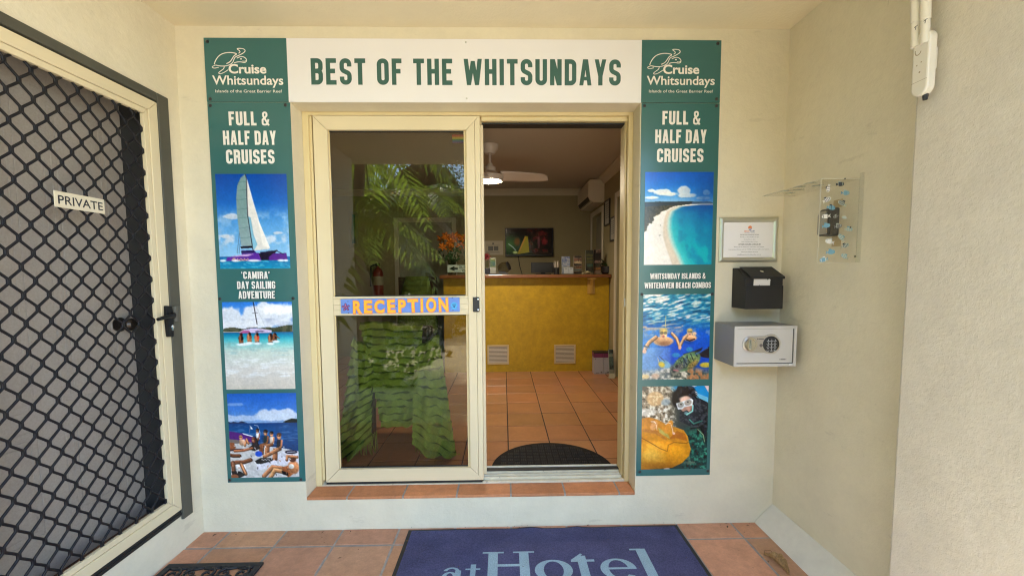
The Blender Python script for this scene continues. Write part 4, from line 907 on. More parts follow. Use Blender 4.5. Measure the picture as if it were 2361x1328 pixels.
# stickers on the inside of the glass
st = thing('sticker', tuple(W(1055, 619, .155)), 'white sticker with a black left arrow on the door glass', 'sticker')
a, b = W(1032, 628, .1535), W(1032, 611, .1535); x1_ = a[0]+.165
SF = backplane(.1536)
M['vinyl'] = mat('white_vinyl', (.72, .74, .66), .4)
mb = MB(); mb.box(a[0], x1_, .1526, .1534, a[2], b[2]); obj('label', mb, M['vinyl'], st)
hgt = b[2]-a[2]; mb = MB(); SF = backplane(.1524); zc = (a[2]+b[2])/2
mb.poly([SF(a[0]+.008, zc), SF(a[0]+.041, zc-hgt*.34), SF(a[0]+.041, zc-hgt*.13), SF(a[0]+.060, zc-hgt*.13), SF(a[0]+.060, zc+hgt*.13), SF(a[0]+.041, zc+hgt*.13), SF(a[0]+.041, zc+hgt*.34)])
put_text(mb, SF, 'SLIDE', a[0]+.068, a[0]+.134, zc+.003, .0135, 0.0001, bold=.01); put_text(mb, SF, 'OPEN', a[0]+.086, a[0]+.146, zc-hgt*.43, .0135, 0.0001, bold=.01)
obj('lettering', mb, M['ink'], st)
a, b = W(1043, 331, .1535), W(1071, 311, .1535); rb = MB(); rb.c = []
for k, c in enumerate(((196, 60, 50), (224, 130, 50), (224, 200, 70), (70, 150, 70), (60, 90, 170), (110, 60, 130))):
    z1 = b[2]-(b[2]-a[2])*k/6; z0 = b[2]-(b[2]-a[2])*(k+1)/6; rb.poly([(a[0], .1528, z0), (b[0], .1528, z0), (b[0], .1528, z1), (a[0], .1528, z1)]); rb.c += [(*s8(*c), 1)]*4
obj('sticker', rb, M['matte_print'], label='small rainbow striped sticker in the upper corner of the door glass', cat='sticker', org=tuple(a))

# ------------------------------------------------------------------ security door in the side wall
sc = thing('security_door', (XL, -.575, .17), 'cream framed security screen door with black diamond grille and dark surround', 'door')
jx = XL+.013
mb = MB(); mb.box(XL-.06, jx, -.152, -.086, .166, 2.33); obj('jamb', mb, M['olive'], sc, bevel=.004)
mb = MB(); mb.box(XL-.06, jx, -1.066, -.999, .166, 2.33); obj('jamb', mb, M['olive'], sc, bevel=.004)
mb = MB(); mb.box(XL-.06, jx-.001, -.999, -.152, 2.288, 2.33); obj('head', mb, M['olive'], sc, bevel=.004)
mb = MB(); mb.box(XL-.06, XL+.002, -.999, -.152, .186, .222); mb.box(XL-.03, XL+.009, -.999, -.154, .196, .206); obj('threshold', mb, M['gap'], sc, bevel=.002)
SFR = leftplane(XL+.009); y0, y1, z0, z1, sw2 = -.996, -.1545, .225, 2.281, .0765
def smitre(name, pts): mb = MB(); mb.prism(pts, SFR, -.019, 0); o = obj(name, mb, M['alu'], sc, bevel=.002); return o
def inset(a): return (y0+a, y1-a, z0+a, z1-a)
for A, B_ in ((0, sw2*.66), (sw2*.675, sw2)):
    dn = 0 if A == 0 else -.004
    SFR = leftplane(XL+.009+dn)
    a0, a1, b0, b1 = inset(A); c0_, c1_, d0_, d1_ = inset(B_)
    smitre('stile', [(a0, b0), (c0_-e, d0_+e), (c0_-e, d1_-e), (a0, b1)]); smitre('stile', [(a1, b1), (c1_+e, d1_-e), (c1_+e, d0_+e), (a1, b0)])
    smitre('rail', [(a0+e, b0), (a1-e, b0), (c1_-e, d0_), (c0_+e, d0_)]); smitre('rail', [(c0_+e, d1_), (c1_-e, d1_), (a1-e, b1), (a0+e, b1)])
iy0, iy1, iz0, iz1 = inset(sw2)
mb = MB(); GX = XL-.007; PYc, PZc = .0825, .1010; ny = .0048
def clipz(p): return p
for k in range(-3, 17):
    # one zigzag strand between columns k and k+1 (half pitches), touching its neighbours at the nodes
    ya = -.81+(k-8)*PYc/2+.0825*4-.0825*0; yb = ya+PYc/2
    if yb < iy0-.002 or ya > iy1+.002: continue
    pts = []; zz0 = 1.321-PZc*12+(PZc/2 if k % 2 else 0); j = 0
    while True:
        z_ = zz0+PZc*j
        if z_ > iz1+.1: break
        for f_, yy in ((-.105, ya+.0042), (-.06, ya+.0024), (.06, ya+.0024), (.105, ya+.0042), (.25, (ya+yb)/2), (.395, yb-.0042), (.44, yb-.0024), (.56, yb-.0024), (.605, yb-.0042), (.75, (ya+yb)/2)): pts.append((GX, yy, z_+f_*PZc))
        j += 1
    pts = [p for p in pts if iz0-.006 <= p[2] <= iz1+.006]
    seg = []
    for p in pts+[None]:
        if p is not None and iy0-.006 <= p[1] <= iy1+.006: seg.append(p)
        else:
            if len(seg) > 1: mb.tube(seg, .0048, 8)
            seg = []
obj('grille', mb, M['mesh'], sc, smooth=True)
# lock with lever, and its keeper on the jamb
mb = MB(); LFR = leftplane(XL+.0095)
mb.prism([(-.191, 1.135), (-.158, 1.130), (-.152, 1.20), (-.152, 1.245), (-.158, 1.286), (-.193, 1.291), (-.1955, 1.22)], LFR, 0, .017); M['lockblack'] = mat('black_lock_enamel', (.005, .005, .006), .5, spec=.3); lo = obj('lock_body', mb, M['lockblack'], sc, bevel=.004)
mb = MB(); mb.tube([(XL+.026, -.165, 1.240), (XL+.038, -.172, 1.240), (XL+.040, -.21, 1.238), (XL+.036, -.262, 1.230)], [.011, .011, .010, .008], 10); mb.lathe([(.016, 0), (.015, .012), (0, .012)], (XL+.025, -.165, 1.240), (1, 0, 0), 16); obj('lever', mb, M['lockblack'], lo, smooth='auto')
mb = MB(); mb.lathe([(.0085, 0), (.0085, .004), (.003, .005), (0, .003)], (XL+.0265, -.168, 1.183), (1, 0, 0), 14); mb.box(XL+.0265, XL+.030, -.172, -.164, 1.165, 1.182); obj('cylinder', mb, M['chrome'], lo)
mb = MB(); mb.box(jx-.002, jx+.007, -.150, -.108, 1.205, 1.285); mb.lathe([(.018, -.04), (.018, .04), (.01, .044)], (jx+.003, -.128, 1.245), (0, 0, 1), 14); obj('lock_keeper', mb, M['olive'], sc, bevel=.003)
# dark lining and the panelled door behind the screen
td = thing('panelled_door', (-1.85, -.57, .2), 'taupe panelled door with round knob, closed behind the diamond grille', 'door')
mb = MB(); mb.box(-1.93, XL-.062, -.176, -.112, .187, 2.32); mb.box(-1.93, XL-.062, -1.038, -.985, .187, 2.32); mb.box(-1.93, XL-.062, -.985, -.176, 2.272, 2.32); obj('door_frame', mb, M['gap'] if False else mat('dark_frame_paint', (.03, .03, .03), .5), td, bevel=.003)
mb = MB(); mb.box(-1.93, XL-.0605, -.985, -.176, .187, .215); obj('sill', mb, mat('brown_sill', (.14, .07, .04), .6, vary=[(14, .2)]), td)
mb = MB(); mb.box(-1.89, -1.85, -.984, -.1775, .218, 2.27); obj('slab', mb, M['doorpaint'], td, bevel=.002)
DFR = leftplane(-1.85)
for ya, yb in ((-.536, -.262), (-.90, -.626)):
    for za, zb in ((.905, 2.16), (.40, .835)):
        mb = MB()
        for q, (i_, o_, n_) in enumerate(((0, .012, .004), (.012, .016, -.0), (.030, .036, .003))):
            for pts in ([(ya+i_, za+i_), (yb-i_, za+i_), (yb-o_, za+o_), (ya+o_, za+o_)], [(yb-i_, za+i_), (yb-i_, zb-i_), (yb-o_, zb-o_), (yb-o_, za+o_)], [(yb-i_, zb-i_), (ya+i_, zb-i_), (ya+o_, zb-o_), (yb-o_, zb-o_)], [(ya+i_, zb-i_), (ya+i_, za+i_), (ya+o_, za+o_), (ya+o_, zb-o_)]):
                if n_ > 0: mb.prism(pts, DFR, .0003, n_)
        mb.box(ya+.05, yb-.05, za+.05, zb-.05, .0003, .006, 0, DFR)
        obj('panel', mb, M['doorpaint'], td, bevel=.002)
M['bronze'] = mat('dark_bronze', (.06, .05, .045), .3, .8)
q = S(298, 748, -1.80); mb = MB(); mb.lathe([(.034, 0), (.034, .008), (.014, .014), (.013, .03), (.026, .036), (.031, .05), (.029, .064), (.018, .074), (0, .076)], (-1.85, q[1], q[2]), (1, 0, 0), 22); obj('knob', mb, M['bronze'], td, smooth='auto')
# PRIVATE plate on the grille
pv = thing('private_sign', (XL+.003, -.555, 1.70), 'small cream plate reading PRIVATE, fixed to the diamond grille', 'sign')
PF = leftplane(XL+.0025); mb = MB(); mb.box(-.654, -.457, 1.701, 1.762, 0, .004, 0, PF); obj('plate', mb, mat('cream_plastic', (.68, .61, .46), .45), pv, bevel=.0015)
mb = MB(); put_text(mb, PF, 'PRIVATE', -.642, -.466, 1.7145, .034, .0044, bold=.012); obj('lettering', mb, M['ink'], pv)

# ------------------------------------------------------------------ things fixed near the corner
nf = thing('framed_notice', tuple(W(1727, 605, 0)), 'silver snap frame with the printed opening hours notice, above the black box', 'notice')
a, b = W(1658, 604.5, -.012), W(1796.5, 501, -.012); x0, x1, z0, z1 = a[0], b[0], a[2], b[2]; fwid = .026
for pts in ([(x0, z0), (x1, z0), (x1-fwid, z0+fwid), (x0+fwid, z0+fwid)], [(x1, z0+e), (x1, z1-e), (x1-fwid+e, z1-fwid), (x1-fwid+e, z0+fwid)], [(x1, z1), (x0, z1), (x0+fwid, z1-fwid), (x1-fwid, z1-fwid)], [(x0, z1-e), (x0, z0+e), (x0+fwid-e, z0+fwid), (x0+fwid-e, z1-fwid)]):
    mb = MB(); i = len(mb.v); k = 5
    for t in range(k+1):                              # a rounded snap profile
        u_ = t/k; hgt = .004+.011*math.sin(math.pi*min(1, u_*.8+.15))
        mb.v += [BACK(pts[0][0]+(pts[3][0]-pts[0][0])*u_, pts[0][1]+(pts[3][1]-pts[0][1])*u_, hgt), BACK(pts[1][0]+(pts[2][0]-pts[1][0])*u_, pts[1][1]+(pts[2][1]-pts[1][1])*u_, hgt)]
    for t in range(k): mb.f.append((i+2*t, i+2*t+1, i+2*t+3, i+2*t+2)); mb.m.append(0)
    mb.poly([BACK(*pts[0], 0), BACK(*pts[1], 0), mb.v[i+1], mb.v[i]])
    obj('frame_rail', mb, mat('satin_silver', (.66, .66, .60), .32, .85), nf, smooth='auto')
mb = MB(); mb.box(x0+.02, x1-.02, z0+.02, z1-.02, .001, .005, 0, BACK); obj('sheet', mb, M['paper'], nf)
mb = MB(); K = 11.07
def NP(x, y): q = W(1650+x/K, 490+y/K, -.0056); return q[0], q[2]
for body, xa, xb, yb, yt, bold, m_ in (('BEACH', 735, 862, 496, 462, .03, 1), ('COURT', 878, 1000, 494, 460, .03, 2), ('HOLIDAY  VILLAS', 745, 1000, 530, 515, .0, 2), ('RECEPTION OPENING HOURS', 632, 1108, 579, 558, .02, 0), ('Monday to Saturday 8am to 5pm', 632, 1108, 640, 617, 0, 0), ('Sunday 8am to 2pm', 722, 1016, 698, 676, 0, 0), ('Public Holidays 8am to 1pm', 662, 1072, 756, 734, 0, 0), ('AFTER HOURS CHECK IN', 580, 1148, 826, 796, .012, 0),
    ('Please call 07 4946 5316 and follow instructions.', 470, 1244, 892, 868, .0, 0), ('International phones call +61 7 4946 5316 and follow instructions.', 335, 1374, 956, 930, .0, 0), ('Thank you, Guest Services', 642, 1076, 1018, 994, 0, 0), ('stay@beachcourtholidayvillas.com.au', 555, 1158, 1086, 1062, .0, 0)):
    p_, q_, t_ = NP(xa, yb), NP(xb, yb), NP(xa, yt); put_text(mb, BACK, body, p_[0], q_[0], p_[1], t_[1]-p_[1], .0053, m_, bold)
p_, q_ = NP(580, 834), NP(1148, 832); mb.poly([BACK(p_[0], p_[1]-.0006, .0053), BACK(q_[0], p_[1]-.0006, .0053), BACK(q_[0], p_[1]+.0003, .0053), BACK(p_[0], p_[1]+.0003, .0053)])
obj('lettering', mb, [M['ink'], mat('orange_ink', s8(226, 130, 80), .5), mat('blue_ink', s8(50, 80, 150), .5)], nf)
mb = MB(); c_ = NP(880, 390); r_ = .0108
for k in range(1):
    arc = [(c_[0]+r_*math.cos(t), c_[1]+r_*math.sin(t)) for t in np.linspace(-.25, math.pi+.5, 14)]; mb.poly([BACK(*p, .0053) for p in arc], 0)
    arc = [(c_[0]+r_*math.cos(t), c_[1]-.002+r_*math.sin(t)) for t in np.linspace(math.pi+.6, 2*math.pi-.3, 12)]; mb.poly([BACK(*p, .0053) for p in arc], 1)
obj('round_logo', mb, [MATS['orange_ink'], MATS['blue_ink']], nf)

lb = thing('letter_box', (1.37, 0, 1.246), 'black metal drop box with sloping lid and torn white label, above the safe', 'drop box')
xa, xb, zb_ = 1.2665, 1.466, 1.2455; dep = .132
zl = W(1722, 640, -dep)[2]; zslot = W(1760, 659, -dep)[2]; ztop = 1.462
M['blackmetal'] = mat('black_painted_metal', (.009, .0085, .009), .6, bump=[(220, .0003)], wear=(16, .76, (.4, .4, .42), .8))
mb = MB(); SP = Fr((0, 0, 0), (0, -1, 0), (0, 0, 1))       # profile: depth from the wall, height; n = -x
mb.prism([(.0005, zb_), (dep, zb_), (dep, zslot), (dep-.006, zslot), (dep-.006, zl), (.035, ztop), (.0005, ztop)], SP, -xb, -xa); obj('body', mb, M['blackmetal'], lb, bevel=.0015)
mb = MB(); mb.prism([(.028, ztop+.004), (dep+.004, zl+.002), (dep+.004, zl-.008), (dep+.0055, zl-.008), (dep+.0055, zl+.0045), (.028, ztop+.0065)], SP, -xb-.003, -xa-.022); obj('lid', mb, M['blackmetal'], lb, bevel=.001, recalc=True)
t_ = .55; yy = -(.035+(dep-.035)*t_); zz = ztop+(zl-ztop)*t_+.007; axn = np.array([0, -(ztop-zl), (dep-.035)]); axn /= np.linalg.norm(axn)
mb = MB(); mb.lathe([(.0095, 0), (.0095, .003), (.007, .004), (.006, .002), (0, .002)], (1.375, yy, zz), tuple(axn), 18); obj('lock', mb, M['chrome'], lb, smooth='auto')
FB = backplane(-dep+.006); pa, pb = W(1738.5, 658.5, -dep), W(1778, 642, -dep)
lx, rx, lo_, hi_ = pa[0], pb[0], pa[2], pb[2]
mb = MB(); mb.poly([FB(x, z, .0012) for x, z in ((lx, lo_), (lx+.03, lo_), (lx+.032, lo_+.004), (lx+.036, lo_), (rx-.002, lo_), (rx-.001, hi_-.012), (rx+.001, hi_-.007), (rx-.008, hi_-.001), (rx-.016, hi_-.009), (rx-.018, hi_-.001), (lx+.001, hi_))]); obj('label_paper', mb, mat('worn_label', (.66, .63, .61), .6, wear=(60, .62, (.25, .24, .24), .7)), lb)

sf = thing('safe', (1.335, 0, .955), 'grey steel safe with keypad and round knob on the wall corner, under the black box', 'safe')
x0, x1, z0, z1, fd = 1.1765, 1.4985, .9565, 1.1645, .20
M['safe_grey'] = mat('grey_safe_enamel', (.27, .26, .25), .5, bump=[(240, .0004)]); M['safe_light'] = mat('light_grey_enamel', (.55, .53, .51), .42, bump=[(240, .0003)])
mb = MB(); mb.box(x0, x1, -fd+.006, -.0005, z0, z1); obj('body', mb, M['safe_grey'], sf, bevel=.002)
FS = backplane(-fd); bw = .0135
mb = MB()
for r4_ in ((x0, x1, z0, z0+bw), (x0, x1, z1-bw, z1), (x0, x0+bw, z0+bw, z1-bw), (x1-bw, x1, z0+bw, z1-bw)): mb.box(r4_[0], r4_[1], r4_[2], r4_[3], -.0055, .001, 0, FS)
obj('front_rim', mb, M['safe_light'], sf)
mb = MB(); mb.box(x0+bw, x1-bw, z0+bw, z1-bw, -.0055, -.005, 0, FS); obj('recess', mb, M['gap'], sf)
mb = MB(); mb.box(x0+bw+.001, x1-bw-.006, z0+bw+.004, z1-bw-.001, -.004, -.0005, 0, FS); dr = obj('door', mb, M['safe_light'], sf, bevel=.001)
ks = 142.5/1435/ (142.5/ (x1-x0)) if False else (x1-x0)/1445
def SPx(x, y): return x0+(x-562)*ks+.0, z1-(y-240)*ks*1.0
cl, ck = SPx(925, 655), SPx(1390, 655); rl, rk = 185*ks, 228*ks
an1 = np.linspace(math.pi/2, 3*math.pi/2, 16); out = [(cl[0]+rl*math.cos(t), cl[1]+rl*math.sin(t)) for t in an1]
th = math.asin(rl/rk); an2 = np.linspace(-(math.pi-th), math.pi-th, 26); out += [(ck[0]+rk*math.cos(t), ck[1]+rk*math.sin(t)) for t in an2]
mb = MB(); mb.prism(out, FS, -.0004, .007); pl = obj('lock_panel', mb, mat('satin_nickel', (.58, .55, .52), .3, .7), dr, bevel=.003)
mb = MB(); mb.lathe([(.180*ks*1000*.83, 0)] if False else [(150*ks, .0068), (150*ks, .0085), (118*ks, .0095), (112*ks, .0075), (0, .0075)], (cl[0], -fd, cl[1]), (0, -1, 0), 28); mb.box(cl[0]-14*ks, cl[0]+14*ks, cl[1]-105*ks, cl[1]+105*ks, .0075, .017, 0, FS); obj('knob', mb, M['chrome'], dr, smooth='auto')
mb = MB(); mb.lathe([(188*ks, .0068), (188*ks, .0085), (184*ks, .009), (0, .009)], (ck[0], -fd, ck[1]), (0, -1, 0), 32)
obj('keypad', mb, M['black'], dr, smooth='auto')
mb = MB()
for k, ch in enumerate('123456789*0#'):
    c_ = SPx(1320+(k % 3)*79, 565+(k//3)*73); hw_ = (6 if ch == '1' else 11)*ks; put_text(mb, FS, ch, c_[0]-hw_, c_[0]+hw_, c_[1]-16*ks, 42*ks, .0094, bold=.01)
    vs2, fs = ribbon([(c_[0]+34*ks*math.cos(t), c_[1]+4*ks+34*ks*math.sin(t)) for t in np.linspace(math.pi*1.1, math.pi*1.9, 8)], 7*ks); mb.flat(FS, vs2, fs, .0093)
obj('keypad_lettering', mb, mat('pale_print', (.66, .68, .72), .4), dr)
mb = MB(); c_ = SPx(1160, 680); mb.lathe([(36*ks, .0068), (36*ks, .009), (0, .009)], (c_[0], -fd, c_[1]), (0, -1, 0), 16); obj('key_cover', mb, mat('grey_plastic', (.16, .14, .14), .4), dr)
mb = MB()
for xa_, xb_, ya_, yb_ in ((1065, 1085, 515, 545), (1095, 1220, 520, 542), (1622, 1632, 1000, 1028), (1645, 1755, 1000, 1026), (1765, 1780, 995, 1025)):
    p_, q_ = SPx(xa_, yb_), SPx(xb_, ya_); mb.poly([FS(p_[0], p_[1], .0073 if ya_ < 700 else 0), FS(q_[0], p_[1], .0073 if ya_ < 700 else 0), FS(q_[0], q_[1], .0073 if ya_ < 700 else 0), FS(p_[0], q_[1], .0073 if ya_ < 700 else 0)])
obj('small_print', mb, mat('grey_print', (.16, .15, .16), .5), dr)
mb = MB(); p_, q_ = SPx(1845, 1146), SPx(1928, 1112); mb.box(p_[0], q_[0], p_[1], q_[1], .001, .0016, 0, FS); obj('white_tag', mb, M['paper'], sf)

# clear acrylic shield with fish, and the key safe behind it
YS, XO = -.485, 1.3705
sh = thing('acrylic_shield', (XR, -.3, 1.477), 'clear acrylic rain shield covered with small fish stickers on the side wall', 'shield')
M['acryl_edge'] = mat('acrylic_edge', (.62, .58, .47), .3)
mb = MB(); mb.box(XO, XR-.0005, YS-.002, YS+.002, 1.4775, 1.8345); obj('front_sheet', mb, M['acrylic'], sh)
mb = MB(); mb.box(XO, XR-.0005, YS-.002, -.09, 1.8350, 1.8390); obj('roof_sheet', mb, M['acrylic'], sh)
mb = MB(); mb.prism([(0, 1.4775), (.016, 1.4775), (.016, 1.835), (.028, 1.868), (0, 1.842)], rightplane(XR-.0006), -(YS-.0025)*1.0*0, .003) if False else mb.box(XR-.004, XR-.0006, YS-.024, YS-.0025, 1.4775, 1.86); obj('flange', mb, M['acrylic'], sh)
mb = MB(); mb.box(XO-.0012, XO-.0002, YS-.002, YS+.002, 1.4775, 1.839); mb.box(XO-.0012, XO-.0002, YS+.002, -.09, 1.835, 1.839); mb.box(XO, XR-.001, -.0898, -.0888, 1.835, 1.839); mb.box(XO, XR-.001, YS-.0032, YS-.0022, 1.8352, 1.839); mb.box(XO, XR-.03, YS-.002, YS+.002, 1.4762, 1.4772); obj('polished_edge', mb, M['acryl_edge'], sh)
M['fishwhite'] = mat('white_sticker', (.72, .70, .66), .4); M['fishblue'] = mat('blue_sticker', s8(112, 158, 178), .4); M['fishdark'] = mat('dark_sticker', (.03, .04, .06), .4); M['fishpale'] = mat('pale_sticker', s8(176, 186, 176), .4); M['fishgrey'] = mat('grey_sticker', s8(120, 120, 116), .4)
def fish(fr, x, y, s, body, mark, flip=1, rot=0.0, n=.003, stripes=3, name='fish_sticker'):
    mb = MB(); c_, s_ = math.cos(rot), math.sin(rot)
    def T(a, b, k): a *= flip; return fr(x+(a*c_-b*s_)*s, y+(a*s_+b*c_)*s, k)
    pts = [(math.cos(t)*.5-.06, math.sin(t)*.34*(1+.12*math.cos(2*t))) for t in np.linspace(0, 2*math.pi, 18)[:-1]]
    o_ = (lambda L: L if flip > 0 else L[::-1])
    mb.poly([T(a, b, n) for a, b in o_(pts)], 0); mb.poly([T(a, b, n-.0002) for a, b in o_([(.36, 0), (.72, -.26), (.62, 0), (.70, .28)])], 0); mb.poly([T(a, b, n-.0002) for a, b in o_([(-.2, .25), (.25, .22), (.34, .46), (.0, .44)])], 1 if mark != body else 0)
    for k in range(stripes):
        a = -.34+.62*k/max(1, stripes-1) if stripes > 1 else 0; h = .30*math.sqrt(max(.05, 1-(a/.5)**2)); w_ = .035
        mb.poly([T(p, q, n+.0002) for p, q in o_([(a-w_, -h), (a+w_, -h*.9), (a+w_*1.8, h*.9), (a-w_*.2, h)])], 1)
    mb.poly([T(-.42+.045*math.cos(t), .08+.045*math.sin(t), n+.0003) for t in o_(list(np.linspace(0, 2*math.pi, 8)[:-1]))], 1)
    return obj(name, mb, [M[body], M[mark]], sh)
FSH = backplane(YS)
for fx, fy, s_, b_, m_, fl_, ro, ns in ((1020, 203, .034, 'fishdark', 'fishpale', -1, .1, 2), (860, 265, .032, 'fishwhite', 'fishdark', 1, 1.4, 3), (1090, 320, .036, 'fishblue', 'fishpale', -1, 0, 2), (845, 410, .036, 'fishwhite', 'fishdark', -1, .5, 4), (1040, 455, .038, 'fishpale', 'fishdark', 1, -.5, 5), (900, 515, .036, 'fishblue', 'fishdark', -1, -.1, 1), (825, 630, .036, 'fishwhite', 'fishdark', 1, .1, 2),
    (835, 755, .034, 'fishblue', 'fishblue', -1, .2, 0), (955, 635, .024, 'fishgrey', 'fishpale', 1, .3, 1), (995, 760, .034, 'fishgrey', 'fishpale', -1, .2, 2), (1072, 648, .022, 'fishpale', 'fishpale', 1, -.3, 0), (1135, 803, .034, 'fishpale', 'fishblue', -1, 0, 3), (1030, 910, .036, 'fishpale', 'fishblue', 1, -.9, 3), (872, 965, .038, 'fishwhite', 'fishpale', 1, -.3, 2), (1088, 1020, .034, 'fishpale', 'fishdark', -1, .4, 4), (895, 1105, .038, 'fishblue', 'fishblue', -1, .1, 0), (1070, 1162, .034, 'fishpale', 'fishblue', 1, -.5, 3), (795, 1207, .036, 'fishblue', 'fishwhite', 1, .2, 2)):
    q = W(1760+fx/5.775, 390+fy/5.775, YS); fish(FSH, q[0], q[2], s_*.86, b_, m_, fl_, ro, .0024, ns)
RFR = Fr((0, 0, 1.8345), (1, 0, 0), (0, -1, 0))
for fx, fy in ((620, 187), (470, 241), (290, 294), (455, 278), (345, 322), (720, 221)):
    q = H(1760+fx/5.775, 390+fy/5.775, 1.8345); fish(RFR, q[0], -q[1], .040, 'fishpale', 'fishgrey', 1, .3, .0005, 2)
for fx, fy in ((1080, 131), (1215, 1163), (1153, 778)):
    q = W(1760+fx/5.775, 390+fy/5.775, YS); mb = MB(); mb.lathe([(.0035, 0), (.0035, .0012), (0, .0018)], (q[0], YS-.002, q[2]), (0, -1, 0), 10); obj('screw', mb, M['black'], sh)
M['bare'] = mat('bare_timber_patch', (.46, .36, .21), .7)
ksf = thing('key_safe', (XR, -.36, 1.60), 'grey and black key safe on the side wall behind the clear shield', 'key safe')
mb = MB(); mb.prism([(1.4885, 1.606), (XR-.0008, 1.603), (XR-.0008, 1.732), (1.50, 1.73), (1.4885, 1.718)], Fr((0, -.322, 0)), 0, .066); obj('base', mb, mat('charcoal_plastic', (.045, .042, .042), .5, vary=[(60, .3)]), ksf, bevel=.006)
mb = MB(); KF = rightplane(1.4883); mb.prism([(.327, 1.612), (.383, 1.612), (.383, 1.70), (.372, 1.718), (.338, 1.718), (.327, 1.70)], KF, 0, .007); obj('cover', mb, mat('warm_grey_plastic', (.33, .30, .25), .45), ksf, bevel=.003)
mb = MB(); mb.box(XR-.0032, XR-.0006, -.40, -.35, 1.555, 1.602); obj('backing', mb, M['bare'], ksf); mb = MB(); mb.box(XR-.0032, XR-.0006, -.40, -.35, 1.733, 1.768); obj('backing', mb, mat('bare_timber_patch', (.46, .36, .21), .7), ksf)

# wireless access point hung on the pier corner
ap = thing('access_point', (PX, -.85, 2.03), 'white aerial unit with two stick antennas on the pier corner', 'aerial')
M['wp'] = mat('white_plastic', (.74, .70, .62), .35, wear=(70, .70, (.4, .33, .22), .5))
XAP = 1.352; qa = [S(*p, XAP) for p in ((2104, 200), (2142, 188), (2106, 95), (2141, 90), (2120, 223))]
ya, yb = qa[0][1], qa[1][1]; zlo, zhi = qa[4][2], S(2122, 78, XAP)[2]; r_ = abs(ya-yb)/2; ym = (ya+yb)/2
AF = rightplane(XAP); pts = [(-ym+r_*math.cos(t), zlo+r_+r_*math.sin(t)) for t in np.linspace(math.pi, 2*math.pi, 12)]+[(-ym+r_*math.cos(t), zhi-r_+r_*math.sin(t)) for t in np.linspace(0, math.pi, 12)]
mb = MB(); mb.prism(pts, AF, -.022, .006); body = obj('body', mb, M['wp'], ap, bevel=.005)
mb = MB(); vs2, fs = ribbon([(-ym-r_*.95, zlo+.047), (-ym+r_*.95, zlo+.047)], .0012); mb.flat(AF, vs2, fs, .0063)
for dy, dz, r2_ in ((.0, .075, .003), (.004, .105, .0022), (-.010, .10, .0024), (.006, .175, .0016)): mb.lathe([(r2_, 0), (0, .0004)], AF(-ym+dy, zlo+dz, .0062), (-1, 0, 0), 10)
vs2, fs = ribbon([(-ym-.008+.010*math.cos(t), zlo+.145+.013*math.sin(t)) for t in np.linspace(math.pi*.9, math.pi*1.9, 9)], .003); mb.flat(AF, vs2, fs, .0063)
obj('marking', mb, mat('faded_print', (.36, .29, .19), .5), ap)
for (u, ub), vb, nm in (((2113, 2111), 92, 0), ((2136.5, 2133), 84, 1)):
    b_, t_ = S(ub, vb, XAP-.004), S(u, -60, XAP-.004); mb = MB(); d_ = (t_-b_); b2 = b_-d_*.12
    mb.tube([b2, b_, b_+d_*.02, b_+d_*.26, b_+d_*.265, t_], [.0125, .0125, .0118, .0118, .0135, .0135], 16); obj('antenna', mb, M['wp'], ap, smooth='auto')
    q = S(ub+1, 49 if nm else 64, XAP-.018); mb = MB(); F9 = rightplane(q[0]); vs2, fs = ribbon([(-q[1]-.006, q[2]+.002), (-q[1]+.006, q[2]+.004)], .0022); mb.flat(F9, vs2, fs, .0003); vs2, fs = ribbon([(-q[1], q[2]+.002), (-q[1]-.001, q[2]-.007)], .0022); mb.flat(F9, vs2, fs, .0005); obj('ink_mark', mb, M['ink'], ap)
q0, q1 = S(2143, 163, 1.388), S(2156, 108, 1.388)
mb = MB(); mb.box(XAP+.018, PX-.0008, q1[1], ym, q0[2], q1[2]); obj('bracket', mb, M['wp'], ap, bevel=.003)
mb = MB(); BF = Fr((0, q1[1], 0)); mb.box(1.366, 1.372, q0[2]+.012, q0[2]+.024, 0, .0008, 0, BF); mb.box(1.366, 1.370, q0[2]+.045, q0[2]+.075, 0, .0008, 0, BF); obj('port', mb, M['black'], ap)
mb = MB(); mb.lathe([(.006, -.012), (.008, 0), (.008, .012)], (XAP+.012, ym-.006, zlo-.002), (0, 0, 1), 10); obj('cable_gland', mb, M['black'], ap)

# ------------------------------------------------------------------ mats and the leaf
dm = thing('door_mat', (.216, -.45, 0), 'blue carpet door mat with pale lettering and black rubber edge', 'mat')
M['carpet'] = mat('blue_carpet', s8(80, 82, 118), .95, vary=[(4, .22), (150, .30), (420, .25)], bump=[(260, .006), (90, .003)], spec=.1, wear=(150, .74, (.5, .5, .55), .5))
M['carpet2'] = mat('pale_blue_carpet', s8(150, 178, 196), .95, vary=[(5, .14), (200, .25)], bump=[(260, .006)], spec=.1, wear=(120, .72, (.2, .25, .4), .6))
M['rubber'] = mat('black_mat_rubber', (.015, .015, .017), .6)
mx0, mx1, my0, my1 = -.545, .978, -.93, -.018
mb = MB()
nseg = 40
def edge(x): return my1+.000-.006*max(0, (.6-x))*0+.0
top = [(mx0+(mx1-mx0)*k/nseg, my1-.004+.004*math.sin(k*.21)) for k in range(nseg+1)]
def matz(x, y): return .0035+.010*math.exp(-((x-.14)/.05)**2-((y-my1)/.03)**2)+.008*math.exp(-((x-.40)/.045)**2-((y-my1)/.03)**2)
mb.grid(lambda u, v: (mx0+(mx1-mx0)*u, my0+(top[min(nseg, int(round(u*nseg)))][1]-my0)*v, matz(mx0+(mx1-mx0)*u, my0+(my1-my0)*v)), 40, 24)
i = len(mb.v); mb.box(mx0, mx1, my0, my1-.006, .0005, .0032)
obj('rubber_base', mb, M['rubber'], dm, smooth=False)
cx0, cx1, cy0, cy1 = mx0+.021, mx1-.021, my0+.03, my1-.020
mb = MB(); rg = np.random.default_rng(6)
